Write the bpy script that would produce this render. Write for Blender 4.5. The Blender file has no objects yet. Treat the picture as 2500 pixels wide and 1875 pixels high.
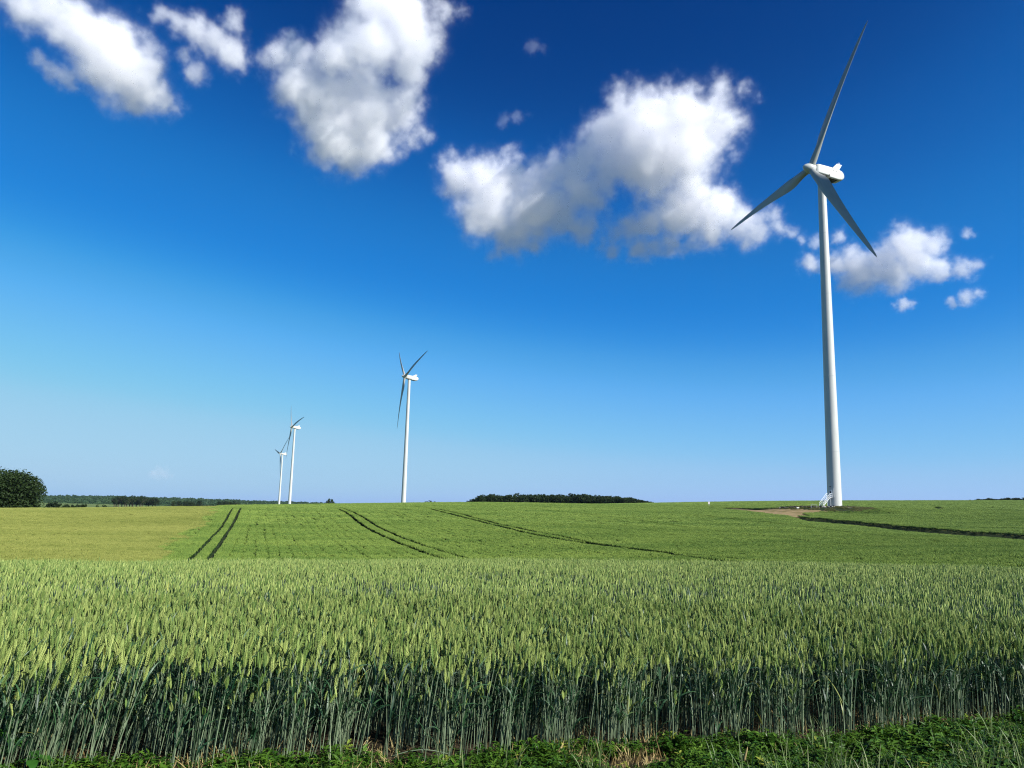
import bpy, math, random
import numpy as np
from mathutils import Vector, Matrix
random.seed(7); rng = np.random.default_rng(7)
R_ = math.radians
scene = bpy.context.scene
COL = scene.collection
EYE = 1.5
PITCH, ROLL, FOC = R_(9.2), R_(1.5), 1878.0

# ------------------------------------------------------------------ camera
FWD = np.array([0, math.cos(PITCH), math.sin(PITCH)])
_r = np.array([1., 0, 0]); _u = np.array([0, -math.sin(PITCH), math.cos(PITCH)])
RGT = math.cos(ROLL)*_r + math.sin(ROLL)*_u
UPV = -math.sin(ROLL)*_r + math.cos(ROLL)*_u
cam_d = bpy.data.cameras.new('camera'); cam = bpy.data.objects.new('camera', cam_d); COL.objects.link(cam)
cam_d.sensor_width = 36; cam_d.lens = 36*FOC/2500; cam_d.clip_start = .1; cam_d.clip_end = 40000
M = Matrix(((RGT[0], UPV[0], -FWD[0], 0), (RGT[1], UPV[1], -FWD[1], 0), (RGT[2], UPV[2], -FWD[2], EYE), (0, 0, 0, 1)))
cam.matrix_world = M
scene.camera = cam

def ray(x, y):
    """direction seen at a point of the survey photograph (2500 x 1875)"""
    d = RGT*(x-1250) - UPV*(y-937.5) + FWD*FOC
    return d/np.linalg.norm(d)
def tane(x, y):
    d = ray(x, y); return d[2]/math.hypot(d[0], d[1])
def azi(x, y):
    d = ray(x, y); return math.atan2(d[0], d[1])

# ------------------------------------------------------------------ tagging helpers
def tag(o, label=None, cat=None, group=None, kind=None):
    if label: o['label'] = label
    if cat: o['category'] = cat
    if group: o['group'] = group
    if kind: o['kind'] = kind
    return o
def empty(name, loc, rz=0):
    o = bpy.data.objects.new(name, None); COL.objects.link(o); o.location = loc; o.rotation_euler = (0, 0, rz)
    o.empty_display_size = .2
    return o
class MB:
    def __init__(s): s.v = []; s.f = []; s.m = []
    def add(s, vs, fs, mi=0):
        b = len(s.v); s.v.extend([tuple(map(float, p)) for p in vs])
        for f in fs: s.f.append(tuple(b+i for i in f)); s.m.append(mi)
    def box(s, c, h, mi=0, rot=None):
        vs = []
        for sx in (-1, 1):
            for sy in (-1, 1):
                for sz in (-1, 1):
                    p = Vector((sx*h[0], sy*h[1], sz*h[2]))
                    if rot is not None: p = rot @ p
                    vs.append(p+Vector(c))
        s.add(vs, [(0, 1, 3, 2), (4, 6, 7, 5), (0, 4, 5, 1), (2, 3, 7, 6), (0, 2, 6, 4), (1, 5, 7, 3)], mi)
    def tube(s, pts, rad, n=6, mi=0, cap=True):
        pts = [Vector(p) for p in pts]; N = len(pts)
        if not hasattr(rad, '__len__'): rad = [rad]*N
        vs = []; fs = []
        ref = None
        for i, p in enumerate(pts):
            t = (pts[min(i+1, N-1)]-pts[max(i-1, 0)]).normalized()
            if ref is None:
                ref = Vector((1, 0, 0)) if abs(t.x) < .8 else Vector((0, 1, 0))
            a = (ref - t*ref.dot(t)).normalized(); b = t.cross(a); ref = a
            for k in range(n):
                q = 2*math.pi*k/n; vs.append(p+(a*math.cos(q)+b*math.sin(q))*rad[i])
        for i in range(N-1):
            for k in range(n):
                k2 = (k+1) % n
                fs.append((i*n+k, i*n+k2, (i+1)*n+k2, (i+1)*n+k))
        if cap: fs.append(tuple(range(n))[::-1]); fs.append(tuple(range((N-1)*n, N*n)))
        s.add(vs, fs, mi)
    def mesh(s, name, mats):
        me = bpy.data.meshes.new(name); me.from_pydata(s.v, [], s.f)
        for m in mats: me.materials.append(m)
        if s.m: me.polygons.foreach_set('material_index', s.m)
        me.update(); return me
    def build(s, name, mats, parent=None, smooth=False, link=True):
        if not isinstance(mats, (list, tuple)): mats = [mats]
        me = s.mesh(name, mats)
        if smooth: me.polygons.foreach_set('use_smooth', [True]*len(me.polygons))
        o = bpy.data.objects.new(name, me)
        if link: COL.objects.link(o)
        if parent: o.parent = parent
        return o

# ------------------------------------------------------------------ materials
def new_mat(name):
    m = bpy.data.materials.new(name); m.use_nodes = True
    nt = m.node_tree; nt.nodes.clear(); return m, nt, nt.nodes, nt.links
def principled(name, col, rough=.6, spec=.3, var=0, scale=1., metallic=0, bump=0, bscale=20, col2=None):
    m, nt, N, L = new_mat(name)
    out = N.new('ShaderNodeOutputMaterial'); p = N.new('ShaderNodeBsdfPrincipled'); L.new(p.outputs[0], out.inputs[0])
    p.inputs['Roughness'].default_value = rough; p.inputs['Specular IOR Level'].default_value = spec
    p.inputs['Metallic'].default_value = metallic
    p.inputs['Base Color'].default_value = (*col, 1)
    if var or col2:
        tc = N.new('ShaderNodeTexCoord'); nz = N.new('ShaderNodeTexNoise'); nz.inputs['Scale'].default_value = scale
        nz.inputs['Detail'].default_value = 5
        L.new(tc.outputs['Object'], nz.inputs['Vector'])
        cr = N.new('ShaderNodeValToRGB'); cr.color_ramp.elements[0].position = .35; cr.color_ramp.elements[1].position = .65
        a = col2 if col2 else tuple(c*(1-var) for c in col)
        cr.color_ramp.elements[0].color = (*a, 1); cr.color_ramp.elements[1].color = (*col, 1)
        L.new(nz.outputs['Fac'], cr.inputs[0]); L.new(cr.outputs[0], p.inputs['Base Color'])
    if bump:
        tc = N.new('ShaderNodeTexCoord'); nz = N.new('ShaderNodeTexNoise'); nz.inputs['Scale'].default_value = bscale
        nz.inputs['Detail'].default_value = 6; L.new(tc.outputs['Object'], nz.inputs['Vector'])
        b = N.new('ShaderNodeBump'); b.inputs['Strength'].default_value = bump; b.inputs['Distance'].default_value = .05
        L.new(nz.outputs['Fac'], b.inputs['Height']); L.new(b.outputs[0], p.inputs['Normal'])
    return m
def plant_mat(name, ca, cb, trans=.25, rough=.5, spec=.25, cc=None):
    """leafy material; colour differs from one plant to the next between ca and cb (cc = a few odd ones)"""
    m, nt, N, L = new_mat(name)
    out = N.new('ShaderNodeOutputMaterial'); p = N.new('ShaderNodeBsdfPrincipled')
    p.inputs['Roughness'].default_value = rough; p.inputs['Specular IOR Level'].default_value = spec
    oi = N.new('ShaderNodeObjectInfo'); cr = N.new('ShaderNodeValToRGB')
    e = cr.color_ramp.elements
    ca = tuple(.74*q for q in ca); cb = tuple(.74*q for q in cb)
    e[0].color = (*ca, 1); e[1].color = (*cb, 1)
    if cc:
        e[1].position = .97; x = e.new(.995); x.color = (*cc, 1)
    L.new(oi.outputs['Random'], cr.inputs[0]); L.new(cr.outputs[0], p.inputs['Base Color'])
    if trans:
        t = N.new('ShaderNodeBsdfTranslucent'); L.new(cr.outputs[0], t.inputs[0])
        mx = N.new('ShaderNodeMixShader'); mx.inputs[0].default_value = trans
        L.new(p.outputs[0], mx.inputs[1]); L.new(t.outputs[0], mx.inputs[2]); L.new(mx.outputs[0], out.inputs[0])
    else: L.new(p.outputs[0], out.inputs[0])
    return m
def field_mat(name, ca, cb, s1, s2, trans=.2, rowdir=None):
    """crop canopy: colour drifts over the field (position noise) and from tuft to tuft"""
    m, nt, N, L = new_mat(name)
    out = N.new('ShaderNodeOutputMaterial'); p = N.new('ShaderNodeBsdfPrincipled')
    p.inputs['Roughness'].default_value = .6; p.inputs['Specular IOR Level'].default_value = .15
    g = N.new('ShaderNodeNewGeometry')
    mp = N.new('ShaderNodeMapping'); mp.inputs['Scale'].default_value = (s1, s2, 0); mp.inputs['Rotation'].default_value = (0, 0, rowdir or 0)
    L.new(g.outputs['Position'], mp.inputs[0])
    nz = N.new('ShaderNodeTexNoise'); nz.inputs['Scale'].default_value = 1; nz.inputs['Detail'].default_value = 6; nz.inputs['Roughness'].default_value = .65
    L.new(mp.outputs[0], nz.inputs['Vector'])
    oi = N.new('ShaderNodeObjectInfo')
    ma = N.new('ShaderNodeMath'); ma.operation = 'MULTIPLY_ADD'; ma.inputs[1].default_value = .35; 
    L.new(oi.outputs['Random'], ma.inputs[0]); L.new(nz.outputs['Fac'], ma.inputs[2])
    cr = N.new('ShaderNodeValToRGB'); e = cr.color_ramp.elements; e[0].position = .42; e[1].position = .9
    e[0].color = (*ca, 1); e[1].color = (*cb, 1)
    L.new(ma.outputs[0], cr.inputs[0]); L.new(cr.outputs[0], p.inputs['Base Color'])
    t = N.new('ShaderNodeBsdfTranslucent'); L.new(cr.outputs[0], t.inputs[0])
    mx = N.new('ShaderNodeMixShader'); mx.inputs[0].default_value = trans
    L.new(p.outputs[0], mx.inputs[1]); L.new(t.outputs[0], mx.inputs[2]); L.new(mx.outputs[0], out.inputs[0])
    return m

# ------------------------------------------------------------------ terrain
ST = [-700, 0, 625, 1250, 1875, 2500, 3200]           # bearings (survey columns)
KR = [0, 6, 14, 25, 45, 70, 120, 180, 246, 330, 520, 900, 2000, 4000, 30000]
def zc(x, y, r): return EYE + r*tane(x, y)
NEARC = .60
cols = {
 0:    [0, 0, None, zc(0,1373,25), -3.5, zc(0,1376,70), zc(0,1301,120), zc(0,1242,180)-.1, zc(0,1234,205)-1.2, -5.0, -9, -10.5, -12, -12, -12],
 625:  [0, 0, None, zc(625,1371,25), -3.0, zc(625,1374,70), zc(625,1297,120), zc(625,1240,180), zc(625,1232,225)-.15, -.9, -5, -9, -12, -12, -12],
 1250: [0, 0, None, zc(1250,1369,25), -2.45, zc(1250,1371,70), zc(1250,1290,120), zc(1250,1243,180), zc(1250,1227,246), 3.2, 3.0, 0, -10, -12, -12],
 1875: [0, 0, None, zc(1875,1374,25), -1.75, zc(1875,1366,70), zc(1875,1305,120), zc(1875,1262,180), zc(1875,1243,246), zc(1875,1231,330), zc(1875,1225,520), 10, 0, -5, -12],
 2500: [0, 0, None, zc(2500,1390,25), -1.45, zc(2500,1365,70), zc(2500,1318,120), zc(2500,1285,180), zc(2500,1255,246), zc(2500,1238,330), zc(2500,1222,520), 19, 10, 0, -12],
}
HC = np.array([0, 0, .58, .60, .55, .5, .5, .5, .5, .5, .5, 0, 0, 0, 0])
TAB = []
for x in ST:
    c = list(cols[min(max(x, 0), 2500)])
    c[0] = 0; c[1] = 0
    g = [0 if v is None else v-h for v, h in zip(c, HC)]
    g[0] = 0; g[1] = -.03
    g[2] = .30*g[3]
    TAB.append(g)
TAB = np.array(TAB)
def pchip_coef(xs, Y):
    xs = np.array(xs, float); h = np.diff(xs); d = np.diff(Y, axis=-1)/h
    m = np.zeros_like(Y)
    for i in range(1, len(xs)-1):
        a, b = d[..., i-1], d[..., i]; w1 = 2*h[i]+h[i-1]; w2 = h[i]+2*h[i-1]
        ok = (a*b) > 0
        with np.errstate(divide='ignore', invalid='ignore'):
            m[..., i] = np.where(ok, (w1+w2)/(w1/np.where(a == 0, 1, a)+w2/np.where(b == 0, 1, b)), 0)
    m[..., 0] = d[..., 0]; m[..., -1] = d[..., -1]
    return m
KRa = np.array(KR, float); SL = pchip_coef(KR, TAB)
TW = np.array((95.1, 226.9)); PADZ = EYE + tane(2037, 1239)*math.hypot(*TW)
def ground(x, y):
    x = np.asarray(x, float); y = np.asarray(y, float)
    r = np.clip(np.hypot(x, y), 0, 29999); az = np.arctan2(x, y)
    azc = np.clip(az, -1.15, 1.15)
    s = np.clip(1250 + FOC*np.tan(azc)/math.cos(PITCH), ST[0], ST[-1]-.01)
    i = np.clip(np.searchsorted(KRa, r, side='right')-1, 0, len(KR)-2)
    h = KRa[i+1]-KRa[i]; t = (r-KRa[i])/h
    h00 = 2*t**3-3*t**2+1; h10 = t**3-2*t**2+t; h01 = -2*t**3+3*t**2; h11 = t**3-t**2
    def colz(j): return h00*TAB[j, i]+h10*h*SL[j, i]+h01*TAB[j, i+1]+h11*h*SL[j, i+1]
    STa = np.array(ST, float)
    j = np.clip(np.searchsorted(STa, s, side='right')-1, 0, len(ST)-2)
    u = (s-STa[j])/(STa[j+1]-STa[j])
    n = len(ST)
    p0 = colz(np.clip(j-1, 0, n-1)); p1 = colz(j); p2 = colz(j+1); p3 = colz(np.clip(j+2, 0, n-1))
    z = p1+.5*u*(p2-p0+u*(2*p0-5*p1+4*p2-p3+u*(3*(p1-p2)+p3-p0)))
    # flat pad round the big tower
    d = np.hypot(x-TW[0], y-TW[1]); w = 1-np.clip((d-9)/14, 0, 1); w = w*w*(3-2*w)
    z = z*(1-w)+PADZ*w
    if LANE is not None:
        la = np.arctan2(LANE[:, 0], LANE[:, 1]); lr = np.hypot(LANE[:, 0], LANE[:, 1])
        dr = np.interp(az, la, lr)-r; on = np.clip((az-la[0])/.02, 0, 1)*np.clip((la[-1]+.1-az)/.1, 0, 1)
        z = z-.95*on*np.clip((dr+.6)/1.2, 0, 1)*np.clip(1-dr/34, 0, 1)*np.clip((d-14)/8, 0, 1)
    b = np.clip((np.abs(az)-1.1)/.9, 0, 1); b = b*b*(3-2*b)
    return z*(1-b)
LANE = None
def dist_poly(x, y, P):
    best = np.full(len(x), 1e9)
    for a, b in zip(P[:-1], P[1:]):
        d = b-a; l2 = max((d**2).sum(), 1e-9); t = np.clip(((x-a[0])*d[0]+(y-a[1])*d[1])/l2, 0, 1)
        best = np.minimum(best, np.hypot(x-a[0]-t*d[0], y-a[1]-t*d[1]))
    return best
def gz(x, y): return float(ground(x, y))
def hit(x, y, rmin=40, rmax=900, lift=.45):
    """where the sight line at a survey point meets the crop canopy"""
    d = ray(x, y); hh = math.hypot(d[0], d[1]); rr = np.geomspace(rmin, rmax, 3000)
    X = d[0]/hh*rr; Y = d[1]/hh*rr; Z = EYE+rr*d[2]/hh
    below = Z < ground(X, Y)+lift
    k = int(np.argmax(below)) if below.any() else len(rr)-1
    return float(X[k]), float(Y[k])

def poly(pts, **k): return np.array([hit(*q, **k) for q in pts])
LANE = poly([(1925,1258),(1965,1262),(2000,1264),(2100,1273),(2212,1284),(2350,1294),(2500,1303),(2700,1318),(3000,1340)])
def np_mesh(name, V, Fq):
    me = bpy.data.meshes.new(name); V = np.asarray(V, np.float32); Fq = np.asarray(Fq, np.int32)
    me.vertices.add(len(V)); me.vertices.foreach_set('co', V.ravel())
    k = Fq.shape[1]
    me.loops.add(Fq.size); me.loops.foreach_set('vertex_index', Fq.ravel())
    me.polygons.add(len(Fq)); me.polygons.foreach_set('loop_start', np.arange(len(Fq), dtype=np.int32)*k)
    me.update(calc_edges=True); me.polygons.foreach_set('use_smooth', np.ones(len(Fq), bool))
    return me

azs = np.unique(np.concatenate([np.linspace(-math.pi, math.pi, 181), np.linspace(-.8, .8, 520)]))
azs = azs[np.concatenate([[True], np.diff(azs) > 1e-4])]; azs[-1] = math.pi
rs = np.concatenate([[.3], np.linspace(1, 30, 90), np.linspace(31, 330, 240), np.geomspace(335, 9500, 80)])
A, Rr = np.meshgrid(azs[:-1], rs, indexing='ij')
X = Rr*np.sin(A); Y = Rr*np.cos(A); Z = ground(X, Y)
Z = Z + np.where(Rr < 8, 1, 0)*(np.sin(X*7.1+1)*np.sin(Y*6.3)*.012+np.sin(X*2.3)*np.sin(Y*2.9+2)*.015)
na, nr = X.shape
V = np.stack([X.ravel(), Y.ravel(), Z.ravel()], 1)
ia = np.arange(na); ir = np.arange(nr-1); IA, IR = np.meshgrid(ia, ir, indexing='ij'); JA = (IA+1) % na
Fq = np.stack([(IA*nr+IR).ravel(), (IA*nr+IR+1).ravel(), (JA*nr+IR+1).ravel(), (JA*nr+IR).ravel()], 1)
me = np_mesh('ground', V, Fq)
# ground material: soil under the crop, open meadow green far away
m, nt, N, L = new_mat('soil_and_meadow')
out = N.new('ShaderNodeOutputMaterial'); p = N.new('ShaderNodeBsdfPrincipled'); L.new(p.outputs[0], out.inputs[0])
p.inputs['Roughness'].default_value = .9; p.inputs['Specular IOR Level'].default_value = .1
g = N.new('ShaderNodeNewGeometry'); ln = N.new('ShaderNodeVectorMath'); ln.operation = 'LENGTH'; L.new(g.outputs['Position'], ln.inputs[0])
nz = N.new('ShaderNodeTexNoise'); nz.inputs['Scale'].default_value = 9; nz.inputs['Detail'].default_value = 8; L.new(g.outputs['Position'], nz.inputs['Vector'])
cr = N.new('ShaderNodeValToRGB'); e = cr.color_ramp.elements; e[0].position = .35; e[1].position = .7
e[0].color = (.016, .013, .008, 1); e[1].color = (.07, .052, .03, 1); L.new(nz.outputs['Fac'], cr.inputs[0])
nf = N.new('ShaderNodeTexNoise'); nf.inputs['Scale'].default_value = .006; nf.inputs['Detail'].default_value = 4; L.new(g.outputs['Position'], nf.inputs['Vector'])
cf = N.new('ShaderNodeValToRGB'); e = cf.color_ramp.elements; e[0].position = .4; e[1].position = .6
e[0].color = (.08, .125, .03, 1); e[1].color = (.14, .175, .05, 1); L.new(nf.outputs['Fac'], cf.inputs[0])
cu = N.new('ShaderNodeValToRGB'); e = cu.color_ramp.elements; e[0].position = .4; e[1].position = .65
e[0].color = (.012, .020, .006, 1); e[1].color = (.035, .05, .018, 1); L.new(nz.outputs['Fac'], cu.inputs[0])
def step(a, b):
    mr = N.new('ShaderNodeMapRange'); mr.inputs['From Min'].default_value = a; mr.inputs['From Max'].default_value = b
    L.new(ln.outputs['Value'], mr.inputs['Value']); return mr
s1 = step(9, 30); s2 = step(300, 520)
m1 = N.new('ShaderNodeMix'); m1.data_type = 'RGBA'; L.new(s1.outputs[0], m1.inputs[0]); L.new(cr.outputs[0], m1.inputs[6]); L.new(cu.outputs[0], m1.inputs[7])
m2 = N.new('ShaderNodeMix'); m2.data_type = 'RGBA'; L.new(s2.outputs[0], m2.inputs[0]); L.new(m1.outputs[2], m2.inputs[6]); L.new(cf.outputs[0], m2.inputs[7])
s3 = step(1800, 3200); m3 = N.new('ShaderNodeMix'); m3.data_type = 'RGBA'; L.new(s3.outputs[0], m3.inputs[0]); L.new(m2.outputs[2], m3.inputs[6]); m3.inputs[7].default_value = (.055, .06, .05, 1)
L.new(m3.outputs[2], p.inputs['Base Color'])
b = N.new('ShaderNodeBump'); b.inputs['Strength'].default_value = .8; b.inputs['Distance'].default_value = .03
L.new(nz.outputs['Fac'], b.inputs['Height']); L.new(b.outputs[0], p.inputs['Normal'])
me.materials.append(m)
gobj = bpy.data.objects.new('ground', me); COL.objects.link(gobj); tag(gobj, kind='structure')

# ------------------------------------------------------------------ scatter of stuff
def proto_collection(name, objs):
    c = bpy.data.collections.new(name)
    for o in objs: c.objects.link(o)
    return c
def scatter(name, pts, rot, scl, idx, coll, label, cat):
    n = len(pts); me = bpy.data.meshes.new(name); me.vertices.add(n)
    me.vertices.foreach_set('co', np.asarray(pts, np.float32).ravel())
    a = me.attributes.new('rot', 'FLOAT_VECTOR', 'POINT'); a.data.foreach_set('vector', np.asarray(rot, np.float32).ravel())
    a = me.attributes.new('scl', 'FLOAT_VECTOR', 'POINT'); a.data.foreach_set('vector', np.asarray(scl, np.float32).ravel())
    a = me.attributes.new('idx', 'INT', 'POINT'); a.data.foreach_set('value', np.asarray(idx, np.int32))
    o = bpy.data.objects.new(name, me); COL.objects.link(o)
    ng = bpy.data.node_groups.new(name, 'GeometryNodeTree')
    ng.interface.new_socket('Geometry', in_out='INPUT', socket_type='NodeSocketGeometry')
    ng.interface.new_socket('Geometry', in_out='OUTPUT', socket_type='NodeSocketGeometry')
    N, L = ng.nodes, ng.links
    gi = N.new('NodeGroupInput'); go = N.new('NodeGroupOutput')
    ip = N.new('GeometryNodeInstanceOnPoints'); ci = N.new('GeometryNodeCollectionInfo')
    ci.inputs['Collection'].default_value = coll; ci.inputs['Separate Children'].default_value = True; ci.inputs['Reset Children'].default_value = True
    def na(nm, ty):
        x = N.new('GeometryNodeInputNamedAttribute'); x.data_type = ty; x.inputs['Name'].default_value = nm; return x.outputs['Attribute']
    L.new(gi.outputs[0], ip.inputs['Points']); L.new(ci.outputs[0], ip.inputs['Instance'])
    ip.inputs['Pick Instance'].default_value = True
    L.new(na('idx', 'INT'), ip.inputs['Instance Index'])
    er = N.new('FunctionNodeEulerToRotation'); L.new(na('rot', 'FLOAT_VECTOR'), er.inputs[0]); L.new(er.outputs[0], ip.inputs['Rotation'])
    L.new(na('scl', 'FLOAT_VECTOR'), ip.inputs['Scale'])
    L.new(ip.outputs[0], go.inputs[0])
    md = o.modifiers.new('scatter', 'NODES'); md.node_group = ng
    tag(o, label, cat, kind='stuff')
    return o

# ------------------------------------------------------------------ wheat plants
M_stem = plant_mat('wheat_stem', (.045, .085, .04), (.31, .39, .23), .03, .4, .4)
M_ear = plant_mat('wheat_ear', (.15, .255, .055), (.45, .53, .15), .05, .6, .2)
M_leaf = plant_mat('wheat_leaf', (.012, .055, .022), (.065, .15, .055), .15, .45, .35, cc=(.35, .33, .06))
WM = [M_stem, M_ear, M_leaf]
def leaf_strip(mb, base, az, L0, up, droop, w, mi, seg=6, twist=0):
    vs = []; fs = []; p = Vector(base); ang = up
    d = Vector((math.cos(az), math.sin(az), 0)); side0 = Vector((-math.sin(az), math.cos(az), 0))
    for i in range(seg+1):
        t = i/seg; ww = w*(.55+.45*math.sin(min(1, t*2.2)*math.pi/2))*(1-t**2.5)
        tw = twist*t; T = d*math.cos(ang)+Vector((0, 0, 1))*math.sin(ang); nrm = T.cross(side0)
        sd = side0*math.cos(tw)+nrm*math.sin(tw)
        vs += [p-sd*ww/2, p+sd*ww/2]
        if i: fs.append((2*i-2, 2*i-1, 2*i+1, 2*i))
        p = p+T*(L0/seg); ang -= droop/seg*(.4+1.2*t)
    mb.add(vs, fs, mi)
def stalk(seed, hi):
    rd = random.Random(seed); mb = MB()
    H = rd.uniform(.49, .56); bend = rd.uniform(0, .05); ba = rd.uniform(0, 6.28)
    n = 5 if hi else 3
    pts = [(bend*math.cos(ba)*(k/n)**2, bend*math.sin(ba)*(k/n)**2, H*k/n) for k in range(n+1)]
    if hi:
        mb.tube(pts, [.0024]*n+[.0015], 4, 0, False)
    else: mb.tube(pts, [.0028]*n+[.002], 3, 0, False)
    top = Vector(pts[-1]); d = (Vector(pts[-1])-Vector(pts[-2])).normalized()
    d = (d+Vector((rd.uniform(-.16, .16), rd.uniform(-.16, .16), 0))).normalized()
    EL = rd.uniform(.068, .105); cur = Vector((rd.uniform(-.35, .35), rd.uniform(-.35, .35), 0))
    if hi:
        ns = 20; s0 = rd.uniform(0, 3.14); sd = Vector((math.cos(s0), math.sin(s0), 0)); sd = (sd-d*sd.dot(d)).normalized(); pd = d.cross(sd)
        p = top.copy(); dd = d.copy()
        mb.tube([top, top+d*EL*.98], .0028, 4, 1, False)
        for i in range(ns):
            t = i/ns; env = .72+.5*math.sin(math.pi*min(1, t*1.1+.06))
            if t > .85: env *= .75
            s = 1 if i % 2 else -1
            c = p+sd*s*.0028*env
            ax = (dd*1.0+sd*s*.48+pd*rd.uniform(-.12, .12)).normalized(); ln = .0130*env; w = .0033*env
            a1 = (sd*s-ax*(sd*s).dot(ax)).normalized(); a2 = ax.cross(a1)
            q = [c-ax*ln*.15]+[c+ax*ln*.42+a1*w+a2*0, c+ax*ln*.42+a2*w*1.25, c+ax*ln*.42-a1*w*.6, c+ax*ln*.42-a2*w*1.25, c+ax*ln*1.12]
            mb.add(q, [(0, 1, 2), (0, 2, 3), (0, 3, 4), (0, 4, 1), (5, 2, 1), (5, 3, 2), (5, 4, 3), (5, 1, 4)], 1)
            p = p+dd*(EL/ns); dd = (dd+cur*(1/ns)*.5).normalized()
    else:
        pp = []; rr = []; p = top.copy(); dd = d.copy()
        for i, rad in enumerate((.0025, .0058, .0064, .0058, .0026)):
            pp.append(p.copy()); rr.append(rad*rd.uniform(.85, 1.15)); p = p+dd*EL/4; dd = (dd+cur*.12).normalized()
        mb.tube(pp, rr, 4, 1, False)
    for k in range(rd.choice((1, 2, 3, 4)) if hi else 1):
        hh = H*rd.choice((.3, .5, .62, .75, .82))*rd.uniform(.85, 1.1); i = min(n-1, int(hh/H*n)); f = hh/H*n-i
        b = Vector(pts[i]).lerp(Vector(pts[i+1]), min(f, 1))
        leaf_strip(mb, b, rd.uniform(0, 6.28), rd.uniform(.12, .24), rd.uniform(1.0, 1.4), rd.uniform(.6, 2.6), rd.uniform(.007, .014), 2, 6 if hi else 3, rd.uniform(-1.2, 1.2))
    return mb.build('stalk_%s_%02d' % ('near' if hi else 'far', seed), WM, link=False)
near_protos = [stalk(i, True) for i in range(14)]
mid_protos = [stalk(40+i, False) for i in range(12)]
C_near = proto_collection('wheat_near', near_protos); C_mid = proto_collection('wheat_mid', mid_protos)

# field edge: foot of the first row, taken on the ground
def ground_at(x, y):
    d = ray(x, y); t = -EYE/d[2]; return d[0]*t, d[1]*t
ex = [ground_at(-300, 1925), ground_at(300, 1902), ground_at(800, 1872), ground_at(1300, 1856), ground_at(1700, 1838), ground_at(2100, 1802), ground_at(2500, 1772), ground_at(2900, 1745)]
EX = np.array([e[0] for e in ex]); EY = np.array([e[1] for e in ex])
def edge_y(x): return np.interp(x, EX, EY) + .06*np.sin(x*2.1)+.04*np.sin(x*5.3+1)
def fan(rmin, rmax, dens, az=.80, extra=0):
    a = az; n = int(dens*a*(rmax**2-rmin**2))
    r = np.sqrt(rng.uniform(rmin**2, rmax**2, n)); t = rng.uniform(-a, a, n)
    return r*np.sin(t), r*np.cos(t)
def vnoise(x, y, s, seed):
    """smooth value noise in 0..1"""
    rg = np.random.default_rng(seed); T = rg.random((128, 128)); u = x/s; v = y/s
    i = np.floor(u).astype(int); j = np.floor(v).astype(int); f = u-i; h = v-j; f = f*f*(3-2*f); h = h*h*(3-2*h)
    g = lambda a, b: T[a % 128, b % 128]
    return (g(i, j)*(1-f)+g(i+1, j)*f)*(1-h)+(g(i, j+1)*(1-f)+g(i+1, j+1)*f)*h
def wheat_pts(x, y, nproto, near):
    k = y > edge_y(x)+.10*rng.random(len(x)); x, y = x[k], y[k]
    gap = vnoise(x, y, .5, 3)*.25+vnoise(x, y, .13, 4)*.35+vnoise(x, y, .06, 44)*.40
    k = rng.random(len(x)) < np.clip((gap-.40)*7.0, .03, 1); x, y = x[k], y[k]
    z = ground(x, y)-.005; n = len(x)
    u = np.clip(-x/np.maximum(y, 1), -1, 1)
    lean = .05+.13*np.clip(u*1.3, -.15, 1) + .05*(vnoise(x, y, 1.1, 9)-.5)
    rx = rng.normal(0, .055, n); ry = rng.normal(0, .055, n)+lean
    # euler XYZ: spin first about z on its own, so put the spin in z and tilt by world axes approximately
    sp = rng.uniform(0, 6.283, n)
    # tilt vector (rx, ry) rotated into the spun frame
    c, s = np.cos(sp), np.sin(sp)
    # R = Rz(rz) Ry(ry') Rx(rx')  -> tilt given in the frame before Rz
    txp = rx*c+ry*s; typ = -rx*s+ry*c
    rot = np.stack([txp, typ, sp], 1)
    hs = 1.0*(.93+.14*vnoise(x, y, 1.6, 5))*(1+rng.normal(0, .05, n))
    low = rng.random(n) < np.where(y < edge_y(x)+.5, .34, .06); hs = np.where(low, hs*rng.uniform(.62, .95, n), hs)
    th = rng.uniform(.9, 1.2, n)
    scl = np.stack([th, th, hs], 1)
    return np.stack([x, y, z], 1), rot, scl, rng.integers(0, nproto, n)
x, y = fan(3.6, 9.5, 820)
scatter('wheat_crop', *wheat_pts(x, y, 14, True), C_near, 'tall green wheat with pale ears filling the foreground of the picture', 'wheat')
x, y = fan(9.5, 36, 330, .74)
scatter('wheat_crop', *wheat_pts(x, y, 12, False), C_mid, 'dense green wheat running back over the low crest behind the front rows', 'wheat')

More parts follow.
